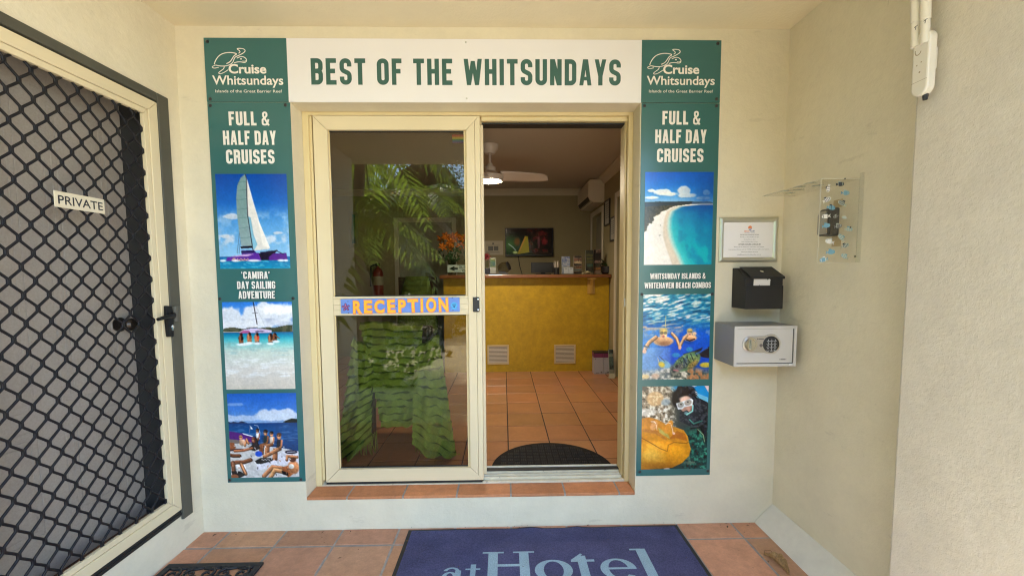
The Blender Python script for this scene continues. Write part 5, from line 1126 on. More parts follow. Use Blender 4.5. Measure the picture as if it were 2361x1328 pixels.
mb.grid(lambda u, v: (cx0+(cx1-cx0)*u+(rg.normal(0, .0008) if u in (0, 1) else 0), cy0+(cy1-cy0)*v+(rg.normal(0, .0008) if v in (0, 1) else 0), .0085+matz(cx0+(cx1-cx0)*u, cy0+(cy1-cy0)*v)-.0035), 90, 50)
ring_ = [(cx0, cy0), (cx1, cy0), (cx1, cy1), (cx0, cy1)]
mb.prism(ring_, floorplane(0), .003, .0084, cap=False)
obj('carpet_pile', mb, M['carpet'], dm, smooth=False)
LFZ = floorplane(.0092); mb = MB()
def LP(x, y, n=.0003): return LFZ(x, y, n)
lay = [0]
def quad(x0, y0, x1, y1): lay[0] += 1; n = .0003+lay[0]*.00004; mb.poly([LP(x0, y0, n), LP(x1, y0, n), LP(x1, y1, n), LP(x0, y1, n)])
def blob(pts): lay[0] += 1; n = .0003+lay[0]*.00004; mb.poly([LP(x, y, n) for x, y in pts])
def oval(cx_, cy_, rx, ry, tx, ty, a0=0, a1=2*math.pi, N=36):
    lay[0] += 1; n = .0003+lay[0]*.00004; closed = a1-a0 > 6.2
    ts = np.linspace(a0, a1, N+1)
    for p, q in zip(ts, ts[1:]):
        o1, o2 = (cx_+rx*math.cos(p), cy_+ry*math.sin(p)), (cx_+rx*math.cos(q), cy_+ry*math.sin(q)); i1, i2 = (cx_+(rx-tx)*math.cos(p), cy_+(ry-ty)*math.sin(p)), (cx_+(rx-tx)*math.cos(q), cy_+(ry-ty)*math.sin(q))
        mb.poly([LP(*o1, n), LP(*o2, n), LP(*i2, n), LP(*i1, n)])
b0 = -.436; cap = .208; xh = .137
for hx in (-.088, .068): quad(hx, b0, hx+.048, b0+cap); quad(hx-.03, b0+cap-.011, hx+.078, b0+cap); quad(hx-.03, b0, hx+.078, b0+.011)
quad(-.04, b0+cap*.48, .068, b0+cap*.48+.017)
oval(.232, b0+xh/2, .092, xh/2+.004, .044, .012)
quad(.358, b0+.02, .402, b0+cap*.80); quad(.325, b0+xh-.014, .442, b0+xh+.001); blob([(.325, b0+xh), (.358, b0+xh), (.390, b0+cap*.86), (.380, b0+cap*.88)]); oval(.410, b0+.034, .052, .036, .040, .012, math.pi, math.pi*1.75, 12)
oval(.548, b0+xh/2, .088, xh/2+.004, .040, .012, .0, math.pi*1.78); quad(.50, b0+xh/2-.003, .634, b0+xh/2+.010)
quad(.672, b0, .722, b0+cap+.003); quad(.640, b0+cap-.008, .70, b0+cap+.004); quad(.64, b0, .752, b0+.011)
oval(-.268, b0+.034, .038, .036, .022, .009); quad(-.244, b0, -.216, b0+.078); oval(-.262, b0+.070, .040, .030, .018, .009, .0, math.pi*.92, 14)
quad(-.172, b0+.01, -.146, b0+.118); quad(-.196, b0+.080, -.124, b0+.090); oval(-.134, b0+.022, .036, .022, .024, .008, math.pi, math.pi*1.7, 10)
obj('lettering', mb, M['carpet2'], dm)

rmat = thing('rubber_mat', (-1.44, -.55, 0), 'black openwork rubber mat with scroll pattern below the security door', 'mat')
mb = MB(); rx0, rx1, ry0, ry1 = -1.675, -1.208, -.95, -.272
for bx_ in ((rx0, rx1, ry1-.03, ry1), (rx0, rx1, ry0, ry0+.03), (rx0, rx0+.03, ry0+.03, ry1-.03), (rx1-.03, rx1, ry0+.03, ry1-.03)): mb.box(bx_[0], bx_[1], bx_[2], bx_[3], .0008, .013)
obj('border', mb, M['rubber'], rmat, bevel=.003)
mb = MB()
def curl(cx_, cy_, r0, turns, a0, hand, w_=.0075):
    N = 22; mb.tube([(cx_+hand*(r0*(1-.82*k/N))*math.cos(a0+turns*2*math.pi*k/N), cy_+(r0*(1-.82*k/N))*math.sin(a0+turns*2*math.pi*k/N), .0068) for k in range(N+1)], [w_*(1-.35*k/N) for k in range(N+1)], 6)
for row in range(7):
    for k in range(5):
        xx = rx0+.07+k*.082; yy = ry1-.068-row*.085
        curl(xx, yy, .036, 1.2, math.pi*.5, 1 if (k+row) % 2 else -1); curl(xx+.036, yy-.034, .026, 1.1, -math.pi*.4, -1 if (k+row) % 2 else 1, .006)
        mb.tube([(xx-.036, yy+.036, .0065), (xx, yy+.030, .0065), (xx+.04, yy+.04, .0065)], .006, 6)
obj('scrollwork', mb, M['rubber'], rmat, smooth=True)

lf = thing('dry_leaf', tuple(H(1785, 1300, 0)), 'curled dry yellow brown leaf lying on the terracotta tiles', 'leaf')
p0_, p1_ = H(1762, 1281, .004), H(1818, 1323, .004); ax_ = p1_-p0_; Ln = np.linalg.norm(ax_); ax_ /= Ln; sd_ = np.array([-ax_[1], ax_[0], 0])
def leaf(u, v):
    w_ = .034*max(.02, math.sin(math.pi*min(1, v*.97+.02)))**.75; s_ = (u-.5)*2; e_ = .0035*math.sin(26*v+2.2*s_)*abs(s_)
    return p0_+ax_*Ln*v*1.05+sd_*(s_*w_*(1-.30*abs(s_))+.010*math.sin(3.4*v))+np.array([0, 0, .003+.026*abs(s_)**1.6*(.35+math.sin(math.pi*v))+.008*math.sin(3*v+.5)+e_])
mb = MB(); mb.grid(leaf, 14, 40); obj('blade', mb, mat('dry_leaf', (.33, .20, .085), .65, vary=[(45, .35), (160, .3)]), lf, smooth=True)
mb = MB(); mb.tube([p0_+(0, 0, .006), p0_+(.008, .012, .02), p0_+(.035, .006, .024), p0_+(.06, -.022, .008)], [.0022, .0016, .0014, .001], 6); mb.tube([leaf(.5, t)+np.array([0, 0, .0008]) for t in np.linspace(0, .95, 10)], [.0016*(1-t*.7) for t in np.linspace(0, 1, 10)], 5); obj('stalk', mb, mat('leaf_stalk', (.2, .11, .05), .6), lf)

# specks of dry leaf and grit lying on the tiles and against the wall foot
mb = MB(); rg = np.random.default_rng(15)
for k in range(130):
    x = rg.uniform(XL+.02, 1.42); y = -.012-abs(rg.normal(0, .02)) if k < 60 else rg.uniform(-.55, -.03); z = .0015 if not (mx0 < x < mx1 and y < my1) else .0165
    s_ = rg.uniform(.0015, .006) if k % 9 else rg.uniform(.008, .016); an = rg.uniform(0, 6.28); ca, sa = math.cos(an)*s_, math.sin(an)*s_
    mb.poly([(x-ca, y-sa, z), (x+sa*.35, y-ca*.35, z+s_*.25), (x+ca, y+sa, z+.001), (x-sa*.35, y+ca*.35, z+s_*.2)])
obj('leaf_litter', mb, mat('litter', (.10, .06, .03), .8, vary=[(80, .5)]), label='dry leaf specks and grit scattered over the porch tiles', cat='leaf litter', kind='stuff')
# ------------------------------------------------------------------ inside the reception room
FZ = .205
hm = thing('half_round_mat', (.30, .46, FZ), 'black half round rubber mat with woven pattern just inside the open doorway', 'mat')
hc, hy, hrx, hry = .300, .262, .388, .395
mb = MB(); mb.prism([(hc+hrx*math.cos(t), hy+hry*math.sin(t)) for t in np.linspace(0, math.pi, 40)], floorplane(0), FZ+.0005, FZ+.009); obj('base', mb, mat('black_mat', (.008, .008, .0085), .75, spec=.25), hm, bevel=.004)
mb = MB(); s_ = .044
for a in range(-10, 11):
    for b in range(0, 10):
        x, y = hc+a*s_, hy+.016+b*s_+.012
        if ((x-hc)/(hrx-.035))**2+((y-hy+.01)/(hry-.035))**2 > 1 or y < hy+.01: continue
        for k in (-1, 0, 1):
            if (a+b) % 2: mb.box(x-.018, x+.018, y+k*.0125-.004, y+k*.0125+.004, FZ+.0085, FZ+.0125)
            else: mb.box(x+k*.0125-.004, x+k*.0125+.004, y-.018, y+.018, FZ+.0085, FZ+.0125)
obj('weave', mb, mat('black_mat_rib', (.013, .0125, .013), .6, spec=.3), hm)

ct = thing('reception_counter', (.3, 2.9, FZ), 'yellow sponge painted reception counter with a varnished timber top', 'counter')
CYF, CT = 2.89, W(1270, 633, 2.82)[2]; cl_, cr_ = -.78, 1.322
M['sponge'] = mat('sponged_yellow_paint', (.49, .30, .007), .6, vary=[(9, .14), (34, .10), (3, .07)], bump=[(30, .001)])
mb = MB(); mb.box(cl_+.03, cr_, CYF, CYF+.12, FZ, CT-.041); mb.box(cl_+.03, cl_+.12, CYF+.12, RY-.15, FZ, CT-.041); obj('front_panel', mb, M['sponge'], ct)
mb = MB(); mb.box(cl_, cr_+.003, CYF-.10, CYF+.40, CT-.040, CT); obj('top', mb, M['timber'], ct, bevel=.006)
mb = MB(); q = W(1363, 650, 2.86); BX = q[0]
mb.box(BX-.045, BX+.055, CYF-.085, CYF-.0005, CT-.062, CT-.041); mb.prism([(CYF-.001, CT-.062), (CYF-.001, CT-.24), (CYF-.022, CT-.24), (CYF-.03, CT-.14), (CYF-.07, CT-.08), (CYF-.075, CT-.062)][::-1], Fr((0, 0, 0), (0, 1, 0), (0, 0, 1)), BX-.012, BX+.022); mb.box(BX-.04, BX+.05, CYF-.013, CYF-.0005, CT-.245, CT-.0625); obj('corbel', mb, mat('yellow_timber', (.50, .30, .07), .5), ct, bevel=.002, recalc=True)
for u0, v0, u1, v1 in ((1124, 795, 1173, 840), (1277.5, 794, 1327, 838.5)):
    a, b = W(u0, v1, CYF), W(u1, v0, CYF); x0, x1, z0, z1 = a[0], b[0], a[2], b[2]
    mb = MB()
    for r4_ in ((x0, x1, z0, z0+.02), (x0, x1, z1-.02, z1), (x0, x0+.02, z0+.02, z1-.02), (x1-.02, x1, z0+.02, z1-.02)): mb.box(r4_[0], r4_[1], CYF-.009, CYF-.0005, r4_[2], r4_[3])
    v_ = obj('vent_grille', mb, mat('cream_vent', (.58, .44, .23), .5), ct, bevel=.002)
    mb = MB(); n_ = 12
    for k in range(n_):
        z = z0+.022+(z1-z0-.044)*(k+.5)/n_; mb.poly([(x0+.02, CYF-.007, z-.0055), (x1-.02, CYF-.007, z-.0055), (x1-.02, CYF-.002, z+.0055), (x0+.02, CYF-.002, z+.0055)])
    mb.box((x0+x1)/2-.004, (x0+x1)/2+.004, CYF-.010, CYF-.006, (z0+z1)/2-.012, (z0+z1)/2+.012); obj('slats', mb, mat('vent_slat', (.52, .42, .30), .5), v_)
    mb = MB(); mb.poly([(x0+.02, CYF-.0008, z0+.02), (x1-.02, CYF-.0008, z0+.02), (x1-.02, CYF-.0008, z1-.02), (x0+.02, CYF-.0008, z1-.02)]); obj('opening', mb, M['gap'], v_)

fan = thing('ceiling_fan', (-.125, 1.85, RZ), 'white ceiling fan with a lit round lamp, hanging in the reception room', 'fan')
M['fanwhite'] = mat('fan_white', (.62, .55, .50), .35)
fx, fy = -.125, 1.85; zl_ = W(1131, 424, fy)[2]
mb = MB(); mb.lathe([(.0, -.085), (.045, -.085), (.075, -.045), (.082, -.01), (.082, -.0005)], (fx, fy, RZ), (0, 0, 1), 26); obj('canopy', mb, M['fanwhite'], fan, smooth='auto')
mb = MB(); mb.lathe([(.0125, zl_+.12-RZ), (.0125, -.084)], (fx, fy, RZ), (0, 0, 1), 14); mb.lathe([(.03, zl_+.15-RZ), (.03, zl_+.18-RZ), (.02, zl_+.195-RZ)], (fx, fy, RZ), (0, 0, 1), 18); obj('down_rod', mb, M['fanwhite'], fan, smooth='auto')
mb = MB(); mb.lathe([(.105, .030), (.118, .022), (.128, .034), (.132, .075), (.085, .095), (.058, .115), (.052, .16), (.03, .165), (0, .165)], (fx, fy, zl_), (0, 0, 1), 28); obj('motor', mb, M['fanwhite'], fan, smooth='auto')
mb = MB(); mb.lathe([(0, .012), (.07, .015), (.100, .026), (.104, .034), (0, .0345)], (fx, fy, zl_), (0, 0, 1), 28); lamp = obj('lamp', mb, mat('lit_diffuser', (.9, .85, .75), .5, emit=((1, .84, .62), 34)), fan, smooth=True)
for k in range(3):
    an = R(2+120*k); mb = MB(); ca, sa = math.cos(an), math.sin(an)
    def blade(u, v):
        r_ = .10+.47*v; w_ = (.036+.034*math.sin(math.pi*min(1, v*.8+.05)))*math.sqrt(max(.0, 1-max(0, (v-.80)/.2)**2)+.01); o_ = (u-.5)*2*w_+.03*math.sin(v*2.6)
        return (fx+r_*ca-o_*sa, fy+r_*sa+o_*ca, zl_+.072-(u-.5)*.075*(1-.45*v)-.012*v*v)
    mb.grid(blade, 6, 20); b = obj('blade', mb, M['fanwhite'], fan, smooth=True); sm = b.modifiers.new('solid', 'SOLIDIFY'); sm.thickness = .007

ac = thing('air_conditioner', (RX-.1, 3.58, 2.36), 'white split air conditioner high in the room corner', 'air conditioner')
M['acw'] = mat('aged_white_plastic', (.68, .61, .50), .4)
aP = [(0, 2.372), (.15, 2.372), (.185, 2.395), (.215, 2.45), (.215, 2.63), (.195, 2.664), (0, 2.664)]
mb = MB(); mb.prism(aP, Fr((RX-.0008, 0, 0), (-1, 0, 0), (0, 0, 1)), 3.20, 3.985); obj('casing', mb, M['acw'], ac, bevel=.006, recalc=True)
mb = MB(); mb.poly([(RX-.142, 3.23, 2.3705), (RX-.142, 3.95, 2.3705), (RX-.1855, 3.95, 2.394), (RX-.1855, 3.23, 2.394)][::-1]); mb.poly([(RX-.188, 3.23, 2.396), (RX-.188, 3.95, 2.396), (RX-.2145, 3.95, 2.446), (RX-.2145, 3.23, 2.446)][::-1]); obj('outlet', mb, M['black'], ac)
mb = MB(); mb.poly([(RX-.2156, 3.22, 2.452), (RX-.2156, 3.97, 2.452), (RX-.2156, 3.97, 2.46), (RX-.2156, 3.22, 2.46)]); mb.box(RX-.05, RX-.043, 3.197, 3.1995, 2.40, 2.408); obj('detail', mb, M['black'], ac)

tv = thing('television', (.38, RY, 1.7), 'flat television showing a dim picture on the back wall', 'television')
a, b = W(1165, 591, RY-.06), W(1276, 525.5, RY-.06); FT = backplane(RY-.06)
mb = MB(); mb.box(a[0], b[0], RY-.06, RY-.025, a[2], b[2]); obj('casing', mb, M['black'], tv, bevel=.004)
mb = MB(); mb.box((a[0]+b[0])/2-.12, (a[0]+b[0])/2+.12, RY-.025, RY-.0005, a[2]+.1, b[2]-.1); obj('bracket', mb, M['black'], tv)
M['screen'] = mat('screen_picture', attr='Col', rough=.12, emit=((0, 0, 0), .06))
obj('screen', print_mb(pic_screen(), FT, a[0]+.012, b[0]-.012, a[2]+.02, b[2]-.012, .0006), M['screen'], tv)
q0, q1, q2 = W(1195, 590, RY-.01), W(1198, 612, RY-.008), W(1204, 633, RY-.008)
mb = MB(); mb.tube([q0+(0, -.02, .03), q0, q1, q2, q2+(.01, 0, -.3)], .006, 8); obj('cable', mb, M['black'], tv, smooth=True)
def picture(nm, label, cat, fr, x0, x1, z0, z1, fw, mf, inner, n0=.0006, th=.018):
    t = thing(nm, fr((x0+x1)/2, z0, 0), label, cat); mb = MB()
    for r4_ in ((x0, x1, z0, z0+fw), (x0, x1, z1-fw, z1), (x0, x0+fw, z0+fw, z1-fw), (x1-fw, x1, z0+fw, z1-fw)): mb.box(*r4_, n0, th, 0, fr)
    obj('frame', mb, mf, t, bevel=.002); mb = MB(); mb.box(x0+fw*.5, x1-fw*.5, z0+fw*.5, z1-fw*.5, n0, th*.5, 0, fr); obj('sheet', mb, inner, t)
    return t
M['dullpaper'] = mat('certificate_paper', (.42, .42, .37), .5); M['greyprint'] = mat('faint_print', (.16, .16, .15), .6)
nb = thing('notice_sheet', (-.14, RY, 1.74), 'white paper notice with two small photos, left of the television', 'notice')
a, b = W(1104, 588, RY), W(1160, 555.5, RY); FBk = backplane(RY); mb = MB(); mb.box(a[0], b[0], a[2], b[2], .0006, .004, 0, FBk); obj('sheet', mb, mat('notice_paper', (.52, .47, .36), .6), nb)
mb = MB()
for u0, v0, u1, v1 in ((1125.5, 568, 1137, 578.5), (1138.6, 568, 1149, 578), (1135, 560, 1139, 564)):
    p_, q_ = W(u0, v1, RY), W(u1, v0, RY); mb.poly([FBk(p_[0], p_[2], .0044), FBk(q_[0], p_[2], .0044), FBk(q_[0], q_[2], .0044), FBk(p_[0], q_[2], .0044)])
for v in (565.8, 580.5, 582.5): p_, q_ = W(1121, v+.5, RY), W(1152, v, RY); mb.poly([FBk(p_[0], p_[2], .0044), FBk(q_[0], p_[2], .0044), FBk(q_[0], p_[2]+.005, .0044), FBk(p_[0], p_[2]+.005, .0044)])
obj('small_print', mb, M['greyprint'], nb)
RFm = rightplane(RX)
for (u0, v0, u1, v1), lab in (((1395.5, 520, 1408, 461), 'upper black framed certificate on the room side wall'), ((1408.5, 556, 1420, 500), 'lower black framed notice on the room side wall')):
    p_, q_ = S(u0, v0, RX), S(u1, v1, RX)
    z0, z1 = S((u0+u1)/2, v0, RX)[2], S((u0+u1)/2, v1, RX)[2]
    t = picture('picture_frame', lab, 'picture', RFm, -p_[1], -q_[1], z0, z1, .018, M['black'], M['dullpaper'])
    mb = MB(); xa, xb = -p_[1]+.05, -q_[1]-.05
    for k in range(7): z = z1-.06-k*(z1-z0-.1)/8; mb.poly([RFm(xa, z, .0096), RFm(xb, z, .0096), RFm(xb, z+.008, .0096), RFm(xa, z+.008, .0096)])
    obj('small_print', mb, M['greyprint'], t)

# on the counter
CZ = CT+.0006
mo = thing('monitor', (.42, 3.15, CT), 'black back of a flat computer monitor standing on the counter', 'monitor')
a, b = W(1224.5, 632, 3.14), W(1281, 605, 3.14); mb = MB(); mb.box(a[0], b[0], 3.14, 3.18, a[2]-.05 if False else CZ+.02, b[2]); obj('casing', mb, M['black'], mo, bevel=.004)
mb = MB(); mb.box((a[0]+b[0])/2-.1, (a[0]+b[0])/2+.1, 3.10, 3.24, CZ, CZ+.012); mb.box((a[0]+b[0])/2-.03, (a[0]+b[0])/2+.03, 3.181, 3.2, CZ+.012, CZ+.12); obj('stand', mb, M['black'], mo)
pc = thing('pen_cup', tuple(W(1283, 628, 2.94)), 'black pen cup full of white pens on the counter', 'pen cup')
q = W(1283, 628, 2.94); mb = MB(); mb.lathe([(.034, 0), (.036, .085), (.033, .085), (.031, .01), (0, .01)], (q[0], 2.94, CZ), (0, 0, 1), 18); obj('cup', mb, M['black'], pc, smooth='auto')
rg = np.random.default_rng(3)
for k in range(6):
    an = k*1.05; x, y = q[0]+.018*math.cos(an), 2.94+.018*math.sin(an); mb = MB(); mb.tube([(x, y, CZ+.015), (x+.014*math.cos(an), y+.012*math.sin(an), CZ+.145+.012*(k % 3))], .0052, 8); obj('pen', mb, mat('ivory_plastic', (.60, .54, .47), .4), pc)
M['clear'] = M['acrylic']
def flyer(nm, label, u0, u1, vt, Y, seed, base, acc, tilt=.02, group=None):
    a, b = W(u0, 632, Y), W(u1, 632, Y); t_ = W((u0+u1)/2, vt, Y); h = t_[2]-CZ
    t = thing(nm, ((a[0]+b[0])/2, Y, CT), label, 'brochures', group)
    F = Fr((0, Y, CZ), (1, 0, 0), (0, tilt/h, 1)); mb = MB(); mb.box(a[0]-.004, b[0]+.004, 0, h*.45, .010, .012, 0, F); mb.box(a[0]-.004, b[0]+.004, 0, .006, -.03, .012, 0, F); obj('holder', mb, M['acrylic'], t)
    mb = MB(); mb.box(a[0], b[0], .007, h, -.014, .006, 0, F); obj('stack', mb, M['dullpaper'], t)
    obj('cover', print_mb(pic_flyer(seed, base, acc), F, a[0], b[0], .007, h, .0066), M['matte_print'], t)
    return t, a, b, h, F
t, a, b, h, F = flyer('brochure_holder', 'pale blue leaflets in a clear stand beside the pen cup', 1295, 1314.5, 591.5, 2.96, 1, (120, 132, 160), [(132, 144, 172), (90, 104, 150), (200, 196, 190)])
t, a, b, h, F = flyer('brochure_holder', 'tall leaflet with rows of small photos, in a clear stand on the counter', 1322.5, 1342, 590, 2.97, 2, (150, 130, 110), [(40, 44, 60), (120, 70, 60), (210, 190, 150), (66, 96, 110), (30, 30, 34)])
t, a, b, h, F = flyer('brochure_holder', 'dark blue glossy leaflets reflecting the lamp, left in the last pair of stands', 1350.5, 1368, 577, 2.96, 4, (28, 34, 48), [(40, 80, 120), (60, 110, 110), (30, 34, 44), (90, 90, 50)])
t, a, b, h, F = flyer('brochure_holder', 'orange and black leaflets in a clear stand beside the potted plant', 1369, 1386, 576, 2.98, 5, (44, 34, 34), [(190, 120, 50), (30, 24, 26), (160, 130, 120), (20, 20, 22)])
for u0, u1, lab in ((1300.5, 1311.5, 'left small stack of pale business cards in front of the leaflets'), (1312.5, 1322.5, 'right small stack of pale business cards in front of the leaflets')):
    a, b = W(u0, 631, 2.86), W(u1, 616, 2.86); F = Fr((0, 2.86, CZ), (1, 0, 0), (0, .02/.05, 1)); mb = MB(); mb.box(a[0], b[0], .002, b[2]-CZ, -.012, 0, 0, F)
    t = thing('business_cards', ((a[0]+b[0])/2, 2.86, CT), lab, 'cards', 'card stacks on the counter'); obj('cards', mb, mat('pale_card', (.40, .44, .48), .5), t); mb = MB(); zc = (b[2]-CZ)*.75; mb.poly([F(a[0]+.014, zc, .0004), F(b[0]-.014, zc, .0004), F(b[0]-.014, zc+.008, .0004), F(a[0]+.014, zc+.008, .0004)]); mb.box(a[0]-.002, b[0]+.002, 0, .012, -.02, .004, 0, F); obj('stand', mb, M['greyprint'], t)
pp = thing('potted_plant', tuple(W(1402, 630, 3.02)), 'broad leaved green plant in a dark square pot at the counter end', 'plant')
q = W(1402, 630, 3.02); M['pot'] = mat('dark_glazed_pot', (.022, .018, .02), .4); mb = MB(); mb.lathe([(.055, 0), (.085, .02), (.092, .085), (.092, .10), (.083, .10), (.078, .085), (0, .085)], (q[0], 3.02, CZ), (0, 0, 1), 20); obj('pot', mb, M['pot'], pp, smooth='auto')
M['plantleaf'] = mat('dark_plant_leaf', (.035, .085, .025), .4, vary=[(20, .3)])
for k, (az, ln, lift, wd) in enumerate(((-.12, .30, .62, .035), (.9, .2, 1.0, .02), (1.7, .22, 1.3, .016), (2.6, .2, .8, .025), (3.4, .15, .5, .02), (1.45, .26, 1.45, .014), (.3, .22, .35, .03), (-.9, .14, .5, .025))):
    dx, dy = math.cos(az), math.sin(az)*.6
    def lfn(u, v):
        r_ = ln*v; w_ = wd*math.sin(math.pi*min(1, .12+v*.88))*1.0; o_ = (u-.5)*2*w_; z = CZ+.09+r_*math.sin(lift)*1.1-.25*r_*r_/ln*math.cos(lift)
        return (q[0]+dx*r_*math.cos(lift)-dy*o_*.4, 3.02+dy*r_*math.cos(lift)+dx*o_, z+abs(u-.5)*w_*.5+o_*.35)
    mb = MB(); mb.grid(lfn, 4, 10); obj('leaf', mb, M['plantleaf'], pp, smooth=True)
mb = MB(); mb.tube([(q[0], 3.02, CZ+.08), (q[0]-.005, 3.02, CZ+.18), (q[0]+.01, 3.02, CZ+.27)], [.008, .006, .003], 8); obj('stem', mb, M['plantleaf'], pp)
gj = thing('glass_jar', tuple(W(1165, 628, 2.98)), 'clear glass jar with a black lid lying tilted on the counter', 'jar')
q = W(1166, 616, 3.0); ax = np.array([.80, -.25, .35]); mb = MB(); mb.lathe([(0, -.105), (.05, -.095), (.072, -.06), (.076, -.015), (.062, .02), (.05, .028)], q, ax, 24); obj('body', mb, glass('jar_glass', (.7, .69, .62), (.9, .9, .9), .03, .04), gj, smooth=True)
mb = MB(); mb.lathe([(.0, .030), (.056, .030), (.056, .05), (0, .052)], q, ax, 24); obj('lid', mb, M['black'], gj, smooth='auto')
mb = MB(); mb.box(q[0]-.11, q[0]+.03, 2.93, 3.05, CZ, CZ+.022); mb.box(q[0]-.09, q[0]+.0, 2.95, 3.03, CZ+.022, CZ+.045); obj('cradle', mb, M['black'], gj, bevel=.004)
cd = thing('greeting_card', tuple(W(1136, 625, 3.1)), 'small green painted card standing by the red flower', 'card')
a, b = W(1129, 616, 3.1), W(1143.5, 594.5, 3.1); F = backplane(3.1); mb = MB(); mb.box(a[0], b[0], CZ, b[2], 0, .004, 0, F); obj('sheet', mb, M['dullpaper'], cd)
obj('painting', print_mb(pic_flyer(9, (96, 130, 96), [(60, 110, 80), (190, 190, 150), (50, 90, 110), (120, 120, 60)]), F, a[0]+.006, b[0]-.006, a[2], b[2]-.006, .0046), M['matte_print'], cd)
rf = thing('red_flower', tuple(W(1123, 625, 2.98)), 'dark red spiky flower in a small black pot on the counter', 'flower')
q = W(1123, 592, 2.98); mb = MB(); rg = np.random.default_rng(8)
for k in range(34):
    d_ = rg.normal(0, 1, 3); d_[1] *= .6; d_ /= np.linalg.norm(d_); s_ = np.cross(d_, (0, 1, .2)); s_ /= np.linalg.norm(s_)+1e-6; c_ = np.array(q)
    mb.poly([c_+d_*.008-s_*.006, c_+d_*.045-s_*.003+(0, 0, .002), c_+d_*.056, c_+d_*.045+s_*.003, c_+d_*.008+s_*.006])
obj('petals', mb, mat('crimson_petal', (.22, .02, .025), .5), rf); mb = MB(); mb.tube([(q[0], 2.98, CZ+.05), tuple(q)], .004, 6); obj('stem', mb, M['plantleaf'], rf); mb = MB(); mb.box(q[0]-.05, q[0]+.035, 2.95, 3.03, CZ, CZ+.085); obj('pot', mb, M['pot'], rf, bevel=.006)
bk = thing('note_pad', tuple(W(1150, 631, 2.90)), 'flat dark notebook with white pages lying at the left of the counter', 'notebook')
a, b = W(1118, 632, 2.88), W(1170, 632, 2.88); mb = MB(); mb.box(a[0], b[0]-.0, 2.88, 3.02, CZ, CZ+.012); obj('pages', mb, M['dullpaper'], bk); mb = MB(); mb.box(a[0]+.01, b[0], 2.87, 3.03, CZ+.0122, CZ+.018); obj('cover', mb, M['black'], bk)
cr = thing('paper_bow', tuple(W(1355, 630, 2.85)), 'crumpled cream paper twist lying on the counter', 'paper')
q = W(1352, 630, 2.85); rg = np.random.default_rng(2)
mb = MB(); mb.grid(lambda u, v: (q[0]-.055+.13*u, 2.82+.06*v, CZ+.004+.03*abs(math.sin(u*7+v*3))*(1-abs(2*u-1))+.012*abs(math.sin(9*v+5*u))), 14, 8); obj('sheet', mb, mat('cream_paper', (.5, .43, .25), .6), cr)

# on the room floor by the counter
lab_i = 0
for (u0, u1), lab in (((1370, 1390.5), 'left white and magenta carton on the floor against the yellow counter'), ((1391.5, 1406), 'right white and magenta carton on the floor against the yellow counter')):
    a, b = H(u0, 859, FZ), H(u1, 859, FZ); y0 = 2.62+.10; x0, x1 = W(u0, 850, y0)[0], W(u1, 850, y0)[0]; hgt = .30
    t = thing('carton', ((x0+x1)/2, y0+.05, FZ), lab, 'carton', 'cartons by the counter'); mb = MB(); mb.box(x0, x1, y0, y0+.12, FZ+.0005, FZ+.205); obj('box', mb, mat('white_card', (.42, .40, .44), .5), t, bevel=.002)
    mb = MB(); mb.box(x0-.001, x1+.001, y0-.001, y0+.121, FZ+.205, FZ+.258); obj('band', mb, mat('magenta_card', (.18, .03, .10), .5), t); mb = MB(); mb.box(x0-.003, x1+.003, y0-.003, y0+.123, FZ+.2585, FZ+.272); obj('rim', mb, M['black'], t)
    mb = MB(); F = backplane(y0); mb.box(x0+.02, x0+.06, FZ+.012, FZ+.02, .0003, .0008, 0, F); mb.box(x1-.03, x1-.012, FZ+.014, FZ+.032, .0003, .0008, 0, F); mb.box(x0+.012, x0+.022, FZ+.185, FZ+.195, .0003, .0008, 0, F); obj('small_print', mb, M['greyprint'], t)
rk = thing('brochure_rack', (1.25, 2.55, FZ), 'tilted clear rack of leaflets on the floor beside the cartons', 'brochures')
x0 = W(1404.5, 864, 2.5)[0]; x1 = RX-.03; F = Fr((0, 2.50, FZ+.001), (1, 0, .0), (0, .22, 1)); mb = MB(); mb.box(x0, x1, 0, .018, -.10, .004, 0, F); mb.box(x0, x1, .018, .06, 0, .004, 0, F); obj('base', mb, mat('cream_plastic_tray', (.5, .45, .33), .5), rk)
mb = MB(); mb.box(x0+.008, x1-.004, .019, .33, -.02, -.004, 0, F); obj('stack', mb, M['dullpaper'], rk); obj('cover', print_mb(pic_flyer(12, (60, 74, 70), [(70, 84, 80), (150, 140, 120), (30, 34, 34), (90, 120, 110)]), F, x0+.008, x1-.004, .019, .33, -.0034), M['matte_print'], rk)

# seen through the door glass
ch = thing('armchair', (-.72, .78, FZ), 'dark timber chair under a green ruffled throw, behind the door glass', 'chair')
M['darkwood'] = mat('dark_chair_timber', (.045, .022, .014), .4)
for x, y in ((-.93, .62), (-.52, .62), (-.93, 1.08), (-.52, 1.08)): mb = MB(); mb.tube([(x, y, FZ), (x, y, FZ+.44 if y > .7 else FZ+.86)], [.017, .021], 10); obj('leg', mb, M['darkwood'], ch)
mb = MB(); mb.box(-.95, -.50, .60, 1.10, FZ+.43, FZ+.48); obj('seat', mb, M['darkwood'], ch, bevel=.01)
mb = MB(); mb.box(-.95, -.50, .615, .645, FZ+.55, FZ+.875); obj('backrest', mb, M['darkwood'], ch, bevel=.01)
th = thing('green_throw', (-.74, .60, FZ), 'olive green ruffled throw with fringed ends draped over the chair behind the glass', 'throw')
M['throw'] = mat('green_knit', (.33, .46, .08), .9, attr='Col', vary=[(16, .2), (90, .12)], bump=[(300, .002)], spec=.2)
def ruf(v, n, amp):                                   # saw-tooth ruffles hanging downwards
    f = (v*n) % 1.0; return amp*(f**1.25)
